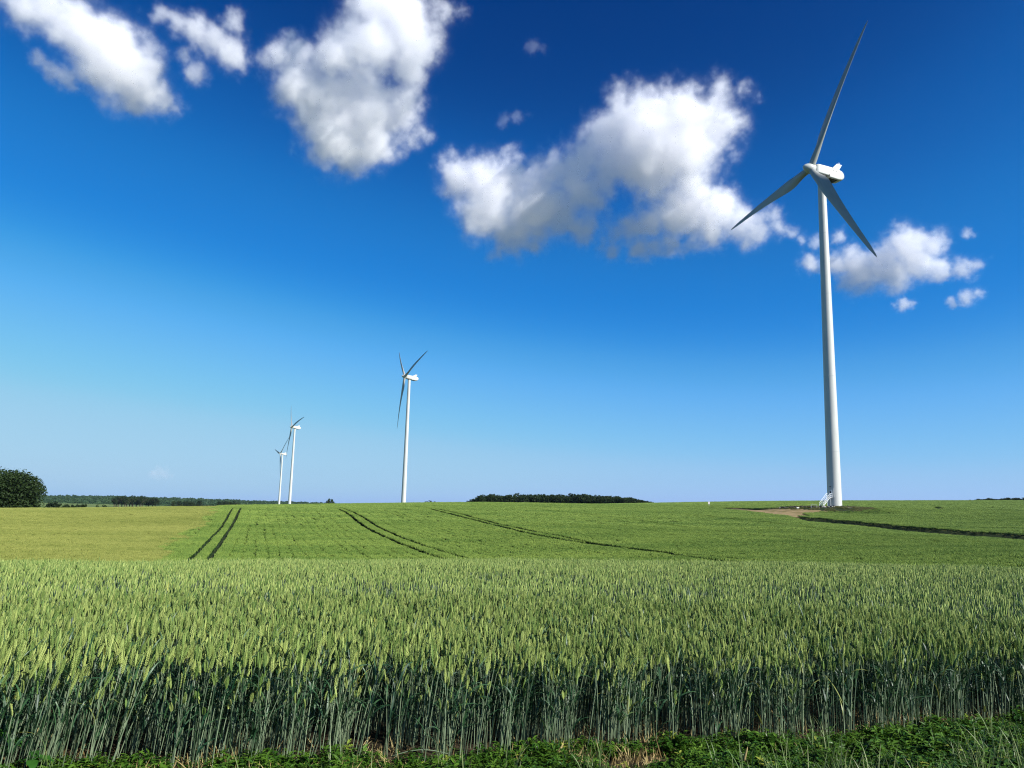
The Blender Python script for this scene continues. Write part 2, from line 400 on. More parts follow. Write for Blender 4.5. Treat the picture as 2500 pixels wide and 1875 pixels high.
# ------------------------------------------------------------------ far slope crops
M_fw = field_mat('slope_wheat', (.10, .18, .030), (.25, .34, .065), .035, .12, .2, 0.5)
M_fb = field_mat('slope_barley', (.18, .215, .042), (.32, .335, .082), .03, .08, .2, 0.3)
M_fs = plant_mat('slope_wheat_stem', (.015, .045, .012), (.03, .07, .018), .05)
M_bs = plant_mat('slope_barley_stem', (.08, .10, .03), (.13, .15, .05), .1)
def tuft(seed, name, mats, rad, n, H, w):
    rd = random.Random(seed); mb = MB()
    for k in range(n):
        q = rd.uniform(0, 6.28); r = rad*math.sqrt(rd.random()); b = Vector((r*math.cos(q), r*math.sin(q), 0))
        h = H*rd.uniform(.82, 1.12); t = b+Vector((rd.uniform(-.06, .06), rd.uniform(-.06, .06), h))
        a = rd.uniform(0, 3.14); s = Vector((math.cos(a), math.sin(a), 0))
        m_ = b.lerp(t, .62)
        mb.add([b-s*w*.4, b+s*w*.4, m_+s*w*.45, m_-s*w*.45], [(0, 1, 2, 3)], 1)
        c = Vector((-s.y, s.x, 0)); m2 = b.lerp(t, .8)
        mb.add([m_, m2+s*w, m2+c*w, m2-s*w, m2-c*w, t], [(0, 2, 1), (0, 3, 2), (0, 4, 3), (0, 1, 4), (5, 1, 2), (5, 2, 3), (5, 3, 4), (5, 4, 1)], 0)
    return mb.build('%s_%02d' % (name, seed), mats, link=False)
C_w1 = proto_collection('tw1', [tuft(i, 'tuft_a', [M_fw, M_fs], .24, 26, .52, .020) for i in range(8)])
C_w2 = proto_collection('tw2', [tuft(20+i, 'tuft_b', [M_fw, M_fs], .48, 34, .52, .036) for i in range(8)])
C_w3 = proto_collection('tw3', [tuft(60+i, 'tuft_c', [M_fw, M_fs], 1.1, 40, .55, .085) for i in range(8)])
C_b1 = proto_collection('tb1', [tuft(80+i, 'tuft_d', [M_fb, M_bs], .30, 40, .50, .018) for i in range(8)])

def poly(pts, **k): return np.array([hit(*q, **k) for q in pts])
TRAMS = [
 (poly([(573,1238),(550,1272),(521,1307),(500,1330),(457,1370),(430,1392)]), .25),
 (poly([(591,1238),(576,1264.5),(555,1299),(542,1320),(502,1371),(470,1400)]), .29),
 (poly([(813,1239),(850,1254.6),(900,1291),(965,1322),(1015,1341),(1058,1358),(1092,1367)]), .33),
 (poly([(826,1237.6),(850,1245),(888,1264),(946,1297),(1011,1324),(1065,1341),(1119,1358),(1157,1368)]), .33),
 (poly([(1046,1242),(1119,1260),(1215,1283.5),(1311,1306.5),(1427,1326),(1581,1345),(1700,1362),(1790,1372)]), .55),
 (poly([(1011,1237),(1081,1245),(1158,1264),(1254,1287),(1350,1306.5),(1465,1328),(1581,1343),(1700,1355),(1790,1364),(1900,1374)]), .55),
 (poly([(1273,1239),(1380,1250),(1500,1263),(1700,1290),(1900,1312),(2150,1335)]), .5),
 (poly([(1500,1241),(1620,1250),(1800,1268),(2000,1290),(2300,1322)]), .5),
 (poly([(1700,1258),(1850,1273),(2000,1283),(2200,1300)]), .45),
 (poly([(0,1330),(90,1305),(200,1277),(330,1255)]), -.22),
 (poly([(30,1332),(120,1308),(230,1280),(350,1257)]), -.26),
 (poly([(2272,1236),(2290,1243)], lift=.4), .5), (poly([(2290,1236),(2303,1242)], lift=.4), .5),
 (poly([(1560,1234),(1700,1236),(1850,1231),(1985,1225)], lift=.4), 1.0),
 (poly([(2085,1237),(2160,1238)], lift=.4), 1.2),
]
def smooth_line(P, k=10):
    if len(P) < 3: return P
    Q = np.vstack([2*P[0]-P[1], P, 2*P[-1]-P[-2]]); out = []
    for i in range(1, len(Q)-2):
        for t in np.linspace(0, 1, k, endpoint=False):
            a, b, c, d = Q[i-1], Q[i], Q[i+1], Q[i+2]
            out.append(.5*((2*b)+(c-a)*t+(2*a-5*b+4*c-d)*t*t+(3*b-a-3*c+d)*t**3))
    return np.array(out+[P[-1]])
TRAMS = [(smooth_line(P), w) for P, w in TRAMS]
BND = poly([(547,1234),(500,1270),(440,1310),(395,1345),(345,1374)])
bdir = BND[-1]-BND[0]; bdir /= np.linalg.norm(bdir)
BND = np.vstack([BND[0]-bdir*120, BND, BND[-1]+bdir*15])
def in_barley(x, y):
    o = np.argsort(BND[:, 1]); return x < np.interp(y, BND[o, 1], BND[o, 0]) + .8*np.sin(y*.21) + 1.8*(vnoise(x, y, 1.3, 61)-.5) + 3*(vnoise(x, y, 6., 62)-.5)
PATCH = poly([(1722,1241.5),(1800,1242),(1900,1242.5),(1930,1244),(2000,1246),(2025,1249),(1990,1253),(1962,1256),(1985,1263),(1940,1266),(1880,1258),(1800,1248.5)], lift=.05)
def in_poly(x, y, P):
    ins = np.zeros(len(x), bool); n = len(P)
    for i in range(n):
        a, b = P[i], P[(i+1) % n]
        c = ((a[1] > y) != (b[1] > y)) & (x < (b[0]-a[0])*(y-a[1])/(b[1]-a[1]+1e-12)+a[0]); ins ^= c
    return ins
rowd = TRAMS[0][0][3]-TRAMS[0][0][0]; rowa = math.atan2(rowd[1], rowd[0])
TUFT_EDGE = True
def clear(x, y):
    k = np.ones(len(x), bool)
    for P, w in TRAMS: k &= dist_poly(x, y, P) > (w+.42 if TUFT_EDGE else w+.05)
    k &= dist_poly(x, y, LANE) > 1.1
    d = np.hypot(x-TW[0]+5.0, y-TW[1]+2.0); k &= d > 15.0+1.0*np.sin(np.arctan2(y-TW[1], x-TW[0])*3)
    k &= ~in_poly(x, y, PATCH)
    return k
def field_pts(x, y, nproto, rows=.0, hs=1.):
    k = clear(x, y); x, y = x[k], y[k]; rowh = np.ones(len(x))
    k = np.ones(len(x), bool)
    if rows:
        v = -x*math.sin(rowa)+y*math.cos(rowa)
        ph = (v/rows) % 1
        uu = x*math.cos(rowa)+y*math.sin(rowa); gapn = vnoise(uu/9., v/.9, 1., 21)*.75+vnoise(uu, v, .8, 22)*.25
        k = ~((ph < .34) & (gapn > .57) & (x < 4)); rowh = 1-.30*(np.abs(ph-.17) < .2)*np.clip((gapn-.2)*4, 0, 1)
    x, y = x[k], y[k]; rowh = rowh[k]
    n = len(x); z = ground(x, y)-.01
    rot = np.stack([rng.normal(0, .05, n), rng.normal(0, .05, n), rng.uniform(0, 6.28, n)], 1)
    h = hs*(.82+.42*(.5*vnoise(x, y, 7., 5)+.5*vnoise(x, y, 2.2, 6)))*rng.uniform(.92, 1.08, n)
    h = h*rowh
    t = rng.uniform(.85, 1.2, n)
    return np.stack([x, y, z], 1), rot, np.stack([t, t, h], 1), rng.integers(0, nproto, n)
x, y = fan(36, 62, 3.2, .72); B = in_barley(x, y); 
scatter('slope_crop', *field_pts(x[~B], y[~B], 8), C_w2, 'green wheat in the dip between the two slopes', 'wheat')
def tram_d(x, y):
    b = np.full(len(x), 1e9)
    for P, w in TRAMS: b = np.minimum(b, dist_poly(x, y, P)-w)
    return b
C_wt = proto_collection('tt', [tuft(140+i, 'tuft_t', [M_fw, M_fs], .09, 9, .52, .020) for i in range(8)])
qs = []
for P, w in TRAMS:
    for a_, b_ in zip(P[:-1], P[1:]):
        l_ = np.linalg.norm(b_-a_)
        if l_ < 1e-6 or np.hypot(*a_) > 240: continue
        nn = int(l_*2.4*26)+1; tt = rng.random(nn)[:, None]; d_ = (b_-a_)/l_
        off = rng.uniform(w, w+1.2, nn)*rng.choice((-1, 1), nn); qs.append(a_+(b_-a_)*tt+np.array([[-d_[1], d_[0]]])*off[:, None])
qs = np.vstack(qs); B = in_barley(qs[:, 0], qs[:, 1]) | (tram_d(qs[:, 0], qs[:, 1]) < .06) | (np.hypot(qs[:, 0]-TW[0], qs[:, 1]-TW[1]) < 20); qs = qs[~B]
TUFT_EDGE = False
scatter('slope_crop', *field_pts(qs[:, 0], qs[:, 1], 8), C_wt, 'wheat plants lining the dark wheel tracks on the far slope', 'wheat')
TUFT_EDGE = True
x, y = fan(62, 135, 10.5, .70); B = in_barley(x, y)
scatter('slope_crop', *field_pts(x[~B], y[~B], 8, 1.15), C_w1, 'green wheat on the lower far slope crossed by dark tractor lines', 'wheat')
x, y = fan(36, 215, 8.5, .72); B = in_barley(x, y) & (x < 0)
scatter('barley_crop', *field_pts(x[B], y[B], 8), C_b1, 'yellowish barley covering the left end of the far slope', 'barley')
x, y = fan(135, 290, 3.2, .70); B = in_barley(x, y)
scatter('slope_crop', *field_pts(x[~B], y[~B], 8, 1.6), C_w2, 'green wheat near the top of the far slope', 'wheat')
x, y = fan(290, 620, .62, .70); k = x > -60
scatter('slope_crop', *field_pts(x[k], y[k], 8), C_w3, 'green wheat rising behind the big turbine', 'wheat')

# dirt track and pad as sheets laid on the land
def sheet(name, inside, x0, x1, y0, y1, st, lift, mat, kind='structure'):
    xs = np.arange(x0, x1, st); ys = np.arange(y0, y1, st); XX, YY = np.meshgrid(xs, ys, indexing='ij')
    ZZ = ground(XX, YY)+lift; nx, ny = XX.shape
    cx = (XX[:-1, :-1]+st/2); cy = (YY[:-1, :-1]+st/2); k = inside(cx.ravel(), cy.ravel())
    I, J = np.meshgrid(np.arange(nx-1), np.arange(ny-1), indexing='ij'); a = (I*ny+J).ravel()[k]
    Fq = np.stack([a, a+ny, a+ny+1, a+1], 1); used = np.unique(Fq); mp = np.zeros(nx*ny, int); mp[used] = np.arange(len(used))
    Vv = np.stack([XX.ravel(), YY.ravel(), ZZ.ravel()], 1)[used]
    me = np_mesh(name, Vv, mp[Fq]); me.materials.append(mat); o = bpy.data.objects.new(name, me); COL.objects.link(o)
    return tag(o, kind=kind)
M_dirt = principled('bare_dirt', (.30, .215, .11), .95, .1, 0, .35, bump=.6, bscale=3, col2=(.16, .13, .05))
M_pad = principled('gravel_pad', (.30, .27, .22), .95, .1, 0, 1.2, bump=.8, bscale=6, col2=(.10, .10, .05))
P0 = PATCH.min(0)-2; P1 = PATCH.max(0)+2
sheet('dirt_track', lambda a, b: in_poly(a, b, PATCH), P0[0], P1[0], P0[1], P1[1], .8, .06, M_dirt)
sheet('gravel_pad', lambda a, b: (np.hypot(a-TW[0], b-TW[1]) < 11.5) & ~in_poly(a, b, PATCH), TW[0]-14, TW[0]+14, TW[1]-14, TW[1]+14, .5, .05, M_pad)
# rough grass round the pad
M_gr = plant_mat('rough_grass', (.10, .13, .03), (.28, .26, .08), .25)
C_gr = proto_collection('rough', [tuft(100+i, 'tuft_e', [M_gr, M_gr], .3, 30, .28, .018) for i in range(5)])
t = rng.uniform(0, 6.283, 7000); r = rng.uniform(3.2, 16, 7000); x = TW[0]-3+r*np.cos(t); y = TW[1]-1+r*np.sin(t)
ang = np.arctan2(y-TW[1], x-TW[0]); k = (vnoise(x, y, 2.2, 8) > np.where(x > TW[0], .2, .5)) & ~in_poly(x, y, PATCH)
x, y = x[k], y[k]; n = len(x)
scatter('rough_grass', np.stack([x, y, ground(x, y)], 1), np.stack([np.zeros(n), np.zeros(n), rng.uniform(0, 6, n)], 1), np.repeat(rng.uniform(.6, 1.3, n)[:, None], 3, 1), rng.integers(0, 5, n), C_gr, 'short yellow green grass growing round the foot of the big turbine', 'grass')
lx = []
for a, b2 in zip(LANE[:-1], LANE[1:]):
    nn = int(np.linalg.norm(b2-a)*7); tt = rng.random(nn)[:, None]; q = a+(b2-a)*tt; d = (b2-a)/np.linalg.norm(b2-a)
    q = q+np.stack([-d[1]*np.ones(nn), d[0]*np.ones(nn)], 1)*rng.uniform(-1.4, 1.4, nn)[:, None]; lx.append(q)
q = np.vstack(lx); k = ~in_poly(q[:, 0], q[:, 1], PATCH); q = q[k]; n = len(q)
scatter('lane_grass', np.stack([q[:, 0], q[:, 1], ground(q[:, 0], q[:, 1])], 1), np.stack([np.zeros(n), np.zeros(n), rng.uniform(0, 6, n)], 1), np.repeat(rng.uniform(.3, .6, n)[:, None], 3, 1), rng.integers(0, 5, n), C_gr, 'low grass in the lane that leaves the big turbine to the right', 'grass')

# stones along the front of the pad
M_st = [principled('pale_stone', (.62, .58, .52), .9, .2, .4, 3), principled('dark_stone', (.035, .033, .03), .9, .2, .3, 3)]
def rock(seed, s, mat, name='rock'):
    rd = random.Random(seed); import bmesh
    bm = bmesh.new(); bmesh.ops.create_icosphere(bm, subdivisions=2, radius=1)
    for v in bm.verts:
        k = 1+.28*math.sin(v.co.x*3.1+seed)*math.cos(v.co.y*2.7+seed*2)+rd.uniform(-.1, .1)
        v.co = Vector((v.co.x*s*k, v.co.y*s*.8*k, v.co.z*s*.6*k))
    me = bpy.data.meshes.new(name); bm.to_mesh(me); bm.free(); me.materials.append(mat); return me
rmesh = [rock(i, .5, M_st[0]) for i in range(4)]+[rock(10+i, .6, M_st[1]) for i in range(4)]
camdir = math.atan2(-TW[1], -TW[0])
k = 0
for i in range(64):
    a = camdir+R_(-78+156*i/63)+random.uniform(-.02, .02); rr = 10.6+random.uniform(-.7, .7)
    dark = random.random() < .70
    x_, y_ = TW[0]-4.6+rr*math.cos(a), TW[1]+1.5+rr*math.sin(a)
    o = bpy.data.objects.new('rock', random.choice(rmesh[4:] if dark else rmesh[:4])); COL.objects.link(o)
    s = random.uniform(.5, 1.05)*(1.0 if dark else .62); o.location = (x_, y_, gz(x_, y_)+.12*s); o.scale = (s, s, s); o.rotation_euler = (0, 0, random.uniform(0, 6))
    tag(o, 'dark boulder in the stone rim of the big turbine pad' if dark else 'pale stone in the stone rim of the big turbine pad', 'rock', 'dark boulders rimming the pad' if dark else 'pale stones rimming the pad')
for (px, py, w, lab) in ((1947.5, 1239.6, .5, 'white slab lying in the crop left of the big turbine'), (2150, 1238.5, .42, 'pale lump in the crop right of the big turbine')):
    x_, y_ = hit(px, py+1, lift=.3); me = rock(int(px), 1., principled('white_block', (.8, .78, .7), .8, .2, .2, 2)); o = bpy.data.objects.new('stone_block', me); COL.objects.link(o)
    o.location = (x_, y_, gz(x_, y_)+.3); o.scale = (w, w*.6, w*.75); tag(o, lab, 'stone')

# marker post in the field
px, py = hit(1731, 1237, lift=.2)
mp = empty('marker_post', (px, py, gz(px, py))); tag(mp, 'thin pale marker post standing alone in the crop left of the big turbine', 'post')
mb = MB(); mb.tube([(0, 0, 0), (0, 0, 1.2)], .06, 8); mb.build('post', principled('post_grey', (.5, .48, .45), .7), mp)
mb = MB(); mb.box((0, -.02, 1.5), (.26, .04, .42)); mb.build('board', principled('post_board', (.72, .66, .62), .7), mp)

# ------------------------------------------------------------------ turbines
def paint(name, col):
    m, nt, N, L = new_mat(name); out = N.new('ShaderNodeOutputMaterial'); p = N.new('ShaderNodeBsdfPrincipled'); L.new(p.outputs[0], out.inputs[0])
    tc = N.new('ShaderNodeTexCoord'); mpn = N.new('ShaderNodeMapping'); mpn.inputs['Scale'].default_value = (.9, .9, .12); L.new(tc.outputs['Object'], mpn.inputs[0])
    nz = N.new('ShaderNodeTexNoise'); nz.inputs['Scale'].default_value = 1.4; nz.inputs['Detail'].default_value = 6; L.new(mpn.outputs[0], nz.inputs['Vector'])
    cr = N.new('ShaderNodeValToRGB'); cr.color_ramp.elements[0].position = .3; cr.color_ramp.elements[1].position = .6
    cr.color_ramp.elements[0].color = (*[c*.88 for c in col], 1); cr.color_ramp.elements[1].color = (*col, 1)
    L.new(nz.outputs['Fac'], cr.inputs[0]); L.new(cr.outputs[0], p.inputs['Base Color'])
    p.inputs['Roughness'].default_value = .42; p.inputs['Specular IOR Level'].default_value = .4
    return m
M_white = paint('white_paint', (.50, .51, .48)); M_blade = paint('blade_paint', (.33, .34, .32))
M_dark = principled('dark_opening', (.03, .03, .03), .7); M_galv = principled('galvanised', (.72, .73, .72), .5, .4)
M_rad = principled('radiator', (.12, .11, .10), .7); M_lamp = principled('lamp_glass', (.8, .8, .85), .2)
M_seam = principled('seam', (.42, .44, .44), .6); M_door = principled('door_paint', (.55, .6, .62), .5)
BL = 44.0
def blade_mesh(bend):
    mb = MB(); NS = 44; NP = 20; vs = []
    rr = [0, .02, .05, .09, .13, .17, .2, .24, .3, .4, .5, .6, .7, .8, .88, .94, .975, .99, 1.0]
    ch = [2.0, 2.0, 2.1, 2.5, 3.05, 3.5, 3.7, 3.65, 3.4, 2.95, 2.55, 2.2, 1.85, 1.5, 1.2, .92, .6, .35, .06]
    th = [1, 1, .95, .72, .5, .37, .32, .28, .25, .22, .2, .19, .18, .17, .17, .17, .18, .2, .3]
    tw = [18, 18, 18, 17.5, 16, 14, 12.5, 11, 8.5, 6, 4, 2.6, 1.6, .8, .3, 0, 0, 0, 0]
    for i in range(NS+1):
        t = (i/NS); t = t**1.0
        if i > NS-4: t = 1-(NS-i)*.0075
        c = np.interp(t, rr, ch); k = np.interp(t, rr, th); a = R_(np.interp(t, rr, tw)); cyl = 1-min(1, max(0, (t-.03)/.12)); cyl = cyl*cyl*(3-2*cyl)
        off = -.5*cyl-.32*(1-cyl)
        for q in range(NP):
            ph = 2*math.pi*q/NP; u = .5*(1+math.cos(ph))        # 0 = leading edge, 1 = trailing
            # airfoil thickness
            yt = 5*k*(.2969*math.sqrt(max(u, 0))-.126*u-.3516*u*u+.2843*u**3-.1036*u**4)
            sgn = 1 if math.sin(ph) > 0 else -1
            ya = yt*sgn*(1.15 if sgn > 0 else .85)
            yc = .5*math.sin(ph)*k
            yy = (ya*(1-cyl)+yc*cyl)*c
            xx = -(u+off)*c                                     # leading edge towards +x
            X_ = xx*math.cos(a)+yy*math.sin(a); Y_ = yy*math.cos(a)-xx*math.sin(a)
            vs.append((X_, Y_+bend*t*t, 1.0+BL*t))
    fs = []
    for i in range(NS):
        for q in range(NP):
            q2 = (q+1) % NP; fs.append((i*NP+q, i*NP+q2, (i+1)*NP+q2, (i+1)*NP+q))
    fs.append(tuple(range(NS*NP, NS*NP+NP))); fs.append(tuple(range(NP))[::-1])
    mb.add(vs, fs); return mb.mesh('blade', [M_blade])
def frame(az, tilt):
    a, t = R_(az), R_(tilt)
    n = Vector((math.sin(a)*math.cos(t), math.cos(a)*math.cos(t), math.sin(t)))
    u = Vector((-math.sin(a)*math.sin(t), -math.cos(a)*math.sin(t), math.cos(t)))
    return n, u, n.cross(u)
def revolve(mb, prof, n=40, mi=0, axis='z'):
    vs = []; fs = []
    for (h, r) in prof:
        for k in range(n):
            q = 2*math.pi*k/n; vs.append((r*math.cos(q), r*math.sin(q), h))
    for i in range(len(prof)-1):
        for k in range(n):
            k2 = (k+1) % n; fs.append((i*n+k, i*n+k2, (i+1)*n+k2, (i+1)*n+k))
    fs.append(tuple(range(n))[::-1]); fs.append(tuple(range((len(prof)-1)*n, len(prof)*n)))
    mb.add(vs, fs, mi)
def shade_auto(o, ang=35):
    me = o.data; me.polygons.foreach_set('use_smooth', [True]*len(me.polygons))
    try: me.set_sharp_from_angle(angle=R_(ang))
    except Exception: pass
def section_loft(mb, secs, n_c=5):
    """secs: (y_along, half_width, z_bottom, z_top, corner radius) ; rounded rectangles lofted along y"""
    rings = []
    for (yy, hw, zb, zt, cr_) in secs:
        ring = []
        cx = hw-cr_; zc0 = zb+cr_; zc1 = zt-cr_
        for (sx, cz, a0) in ((cx, zc1, 0), (-cx, zc1, 90), (-cx, zc0, 180), (cx, zc0, 270)):
            for k in range(n_c+1):
                q = R_(a0+90*k/n_c); ring.append((sx+cr_*math.cos(q), yy, cz+cr_*math.sin(q)))
        rings.append(ring)
    n = len(rings[0]); vs = [p for r in rings for p in r]; fs = []
    for i in range(len(rings)-1):
        for k in range(n):
            k2 = (k+1) % n; fs.append((i*n+k, (i+1)*n+k, (i+1)*n+k2, i*n+k2))
    fs.append(tuple(range(n))); fs.append(tuple(range((len(rings)-1)*n, len(rings)*n))[::-1]); mb.add(vs, fs)
blade_me = blade_mesh(2.4)
def turbine(C, az, tilt, th0, base_z, label, detail=False, door_az=None):
    n, u, v = frame(az, tilt); C = Vector(C)
    nh = Vector((n.x, n.y, 0)).normalized()
    tx, ty = C.x-nh.x*4.0, C.y-nh.y*4.0
    root = empty('wind_turbine', (tx, ty, base_z)); tag(root, label, 'wind turbine', 'white three bladed wind turbines')
    Hn = C.z-base_z - 4.0*math.tan(R_(tilt))           # height of the axis above the foot at tower
    Ht = Hn-1.75
    mb = MB(); prof = []
    r0, r1 = 2.0, 1.15
    for i in range(41):
        t = i/40; r = r0+(r1-r0)*(t**1.05); prof.append((Ht*t, r))
    prof[-1] = (Ht, 1.2)
    revolve(mb, prof, 64); tower = mb.build('tower', M_white, root); shade_auto(tower)
    if detail:
        for f in (.16, .38, .63, .82):
            mb = MB(); r = r0+(r1-r0)*f**1.05; revolve(mb, [(Ht*f-.05, r+.012), (Ht*f-.04, r+.03), (Ht*f+.04, r+.03), (Ht*f+.05, r+.012)], 64); mb.build('flange', M_seam, tower, True)
    mb = MB(); revolve(mb, [(Ht-.05, 1.25), (Ht, 1.5), (Ht+.35, 1.5)], 40); mb.build('yaw_ring', M_dark, root)
    # head frame: local y = downwind (-n), z = u, x = y cross z
    yv = -n; zv = u; xv = yv.cross(zv)
    Hd = Matrix(((xv.x, yv.x, zv.x, C.x-tx), (xv.y, yv.y, zv.y, C.y-ty), (xv.z, yv.z, zv.z, C.z-base_z), (0, 0, 0, 1)))
    mb = MB()
    section_loft(mb, [(1.05, 1.2, -1.25, 1.3, .7), (1.25, 1.45, -1.45, 1.5, .6), (1.9, 1.6, -1.5, 1.62, .45), (5.2, 1.7, -1.42, 1.72, .4), (5.6, 1.7, -1.55, 1.72, .4), (6.0, 1.7, -1.85, 1.72, .35), (9.4, 1.7, -1.75, 1.72, .35),
                      (10.6, 1.62, -1.5, 1.6, .45), (11.4, 1.45, -1.05, 1.3, .6), (11.85, 1.2, -.6, .95, .6), (12.0, .9, -.3, .65, .4)])
    nac = mb.build('nacelle', M_white, root); nac.matrix_local = Hd; shade_auto(nac, 40)
    mb = MB(); mb.box((0, 7.7, -1.86), (1.15, 1.5, .06)); mb.build('hatch', M_dark, nac)
    # cooler: two swept side plates and a radiator between them
    for s in (-1, 1):
        mb = MB(); x0 = s*1.715; x1 = s*1.80
        pr = [(6.1, .72), (8.9, .72), (10.25, 3.35), (8.35, 3.35)]
        vs = [(x0, a, b) for a, b in pr]+[(x1, a, b) for a, b in pr]
        fs = [(0, 1, 2, 3), (7, 6, 5, 4), (0, 4, 5, 1), (1, 5, 6, 2), (2, 6, 7, 3), (3, 7, 4, 0)]
        mb.add(vs, fs if s > 0 else [f[::-1] for f in fs]); mb.build('cooler_plate', M_white, nac)
    mb = MB(); pr = [(7.9, 1.75), (8.3, 1.75), (9.45, 3.25), (9.05, 3.25)]
    mb.add([(-1.7, a, b) for a, b in pr]+[(1.7, a, b) for a, b in pr], [(0, 1, 2, 3), (7, 6, 5, 4), (0, 4, 5, 1), (1, 5, 6, 2), (2, 6, 7, 3), (3, 7, 4, 0)]); mb.build('radiator', M_rad, nac)
    if detail:
        mb = MB(); mb.tube([(-1.5, 9.8, 3.3), (1.5, 9.8, 3.3)], .05, 8); mb.tube([(.9, 9.8, 3.3), (.9, 9.8, 3.9)], .04, 8); mb.tube([(-.9, 9.8, 3.3), (-.9, 9.8, 3.75)], .04, 8); mb.build('mast', M_dark, nac)
        mb = MB(); mb.tube([(.9, 9.8, 3.85), (.9, 9.8, 4.0), (.9, 9.8, 4.3), (.9, 9.8, 4.42)], [.12, .19, .19, .1], 12); mb.build('beacon', M_lamp, nac, True)
        for s in (-1, 1):
            mb = MB(); mb.box((s*1.70, 5.75, -1.25), (.05, .25, .25)); mb.build('vent', M_dark, nac)
    # spinner (local -y is upwind)
    mb = MB(); prof = [(-1.0, 1.35), (-.9, 1.5), (-.3, 1.58), (.5, 1.55), (1.1, 1.42), (1.7, 1.18), (2.2, .88), (2.6, .52), (2.8, .22), (2.85, .03)]
    revolve(mb, prof, 48); sp = mb.build('spinner', M_white, root, False); shade_auto(sp, 50)
    # spinner mesh z -> n
    zz = n; xx = v; yy2 = zz.cross(xx)
    sp.matrix_local = Matrix(((xx.x, yy2.x, zz.x, C.x-tx), (xx.y, yy2.y, zz.y, C.y-ty), (xx.z, yy2.z, zz.z, C.z-base_z), (0, 0, 0, 1)))
    for k in range(3):
        q = R_(th0+120*k); d = u*math.cos(q)+v*math.sin(q); mo = -(n.cross(d)); yb = -n
        o = bpy.data.objects.new('blade', blade_me); COL.objects.link(o); o.parent = root
        o.matrix_local = Matrix(((mo.x, yb.x, d.x, C.x-tx), (mo.y, yb.y, d.y, C.y-ty), (mo.z, yb.z, d.z, C.z-base_z), (0, 0, 0, 1)))
    return root, tx, ty, tower, r0, Ht
big, bx, by, tower, r0, Ht = turbine((91.34, 225.6, 106.97+EYE), 250.99, 6.0, -145.0+0, PADZ, 'tall white wind turbine on the right, by far the nearest, with stairs at its foot', True)
blade_me.polygons.foreach_set('use_smooth', [True]*len(blade_me.polygons)); blade_me.set_sharp_from_angle(angle=R_(50))
def base_r(x, y, d=.0): return gz(x, y)-d
turbine((-90.79, 642.14, 107.97+EYE), 243.2, 6.0, 50.9, base_r(-87, 644), 'white wind turbine in the middle distance, standing alone left of the centre wood')
s_ = 1070/1166.4
turbine((-320.03*s_, 1121.64*s_, 109.55*s_+EYE), 238.9, 5.2, 163.2, -4.2, 'taller of the two far white turbines that overlap, its upper blade reaching highest')
turbine((-426.24, 1432.2, 89.81+EYE), 234.7, 5.4, 196.4, -14, 'smallest and farthest white wind turbine, just left of a taller one')

# foot of the big tower: door, platform, stairs (door turned 30 degrees left of the viewer)
va = math.atan2(-by, -bx)                      # direction tower -> viewer
da = va-R_(31)
D = Vector((math.cos(da), math.sin(da), 0)); S = Vector((-D.y, D.x, 0))       # outward and sideways
def W(o, s, z): p = D*o+S*s; return (p.x, p.y, z)
PZ = 2.9
mb = MB()
hw, dz0, dz1 = .48, PZ+.05, PZ+2.2
vs = []; K = 10
outl = [(-hw, dz0), (hw, dz0), (hw, dz1-.4)] + [(hw*math.cos(q), dz1-.4+.4*math.sin(q)) for q in np.linspace(.3, math.pi-.3, K)] + [(-hw, dz1-.4)]
for o_ in (1.93, 2.05):
    for (s, z) in outl: vs.append(W(o_, s, z))
n_ = len(outl); mb.add(vs, [tuple(range(n_, 2*n_))]+[(i, (i+1) % n_, n_+(i+1) % n_, n_+i) for i in range(n_)])
door = mb.build('door', M_door, big)
mb = MB(); rot = Matrix.Rotation(da, 3, 'Z'); mb.box(W(2.06, 0, PZ+1.45), (.02, .2, .28), 0, rot); mb.build('door_vent', M_dark, door)
mb = MB(); mb.box(W(2.02, 0, PZ+3.05), (.05, .2, .12), 0, rot); mb.build('vent', M_dark, big)
mb = MB(); mb.tube([W(1.86, .95, PZ+.1), W(1.84, .95, PZ+2.6)], .05, 6); mb.build('cable_duct', M_galv, big)
st = MB()
st.box(W(2.55, 0, PZ), (.6, .55, .05), 0, rot)
top_o, bot_o = 3.15, 7.0
for s in (-.55, .55):
    st.tube([W(top_o, s, PZ), W(bot_o, s, .05)], .07, 6)
for i in range(14):
    t = (i+.7)/14.5; st.box(W(top_o+(bot_o-top_o)*t, 0, PZ*(1-t)), (.14, .53, .02), 0, rot)
for s in (-.5, .5):
    st.tube([W(2.9, s, PZ), W(2.9, s, .0)], .05, 6)
stairs = st.build('staircase', M_galv, big)
rl = MB()
for s in (-.57, .57):
    for h in (.55, 1.1):
        rl.tube([W(2.0, s, PZ+h), W(top_o, s, PZ+h), W(bot_o, s, h), W(bot_o, s, h-.5)], .045, 6)
    for t in (0, .33, .66, 1):
        rl.tube([W(top_o+(bot_o-top_o)*t, s, PZ*(1-t)), W(top_o+(bot_o-top_o)*t, s, PZ*(1-t)+1.1)], .04, 6)
    rl.tube([W(2.05, s, PZ), W(2.05, s, PZ+1.1)], .04, 6)
rl.build('railing', M_galv, stairs)
# small rail frame left of the stairs
fx, fy = hit(1987.5, 1241.5, lift=.0, rmin=200); fr = empty('rail_frame', (fx, fy, gz(fx, fy))); tag(fr, 'low metal rail frame standing on the pad left of the turbine stairs', 'rail')
w_ = Vector((-fy, fx, 0)).normalized()*-.75
mb = MB(); mb.tube([(-w_.x, -w_.y, 1.0), (w_.x, w_.y, 1.0)], .04, 6); mb.build('top_rail', M_galv, fr)
for s in (-1, 1):
    mb = MB(); mb.tube([(w_.x*s, w_.y*s, 0), (w_.x*s, w_.y*s, 1.0)], .04, 6); mb.build('post', M_galv, fr)

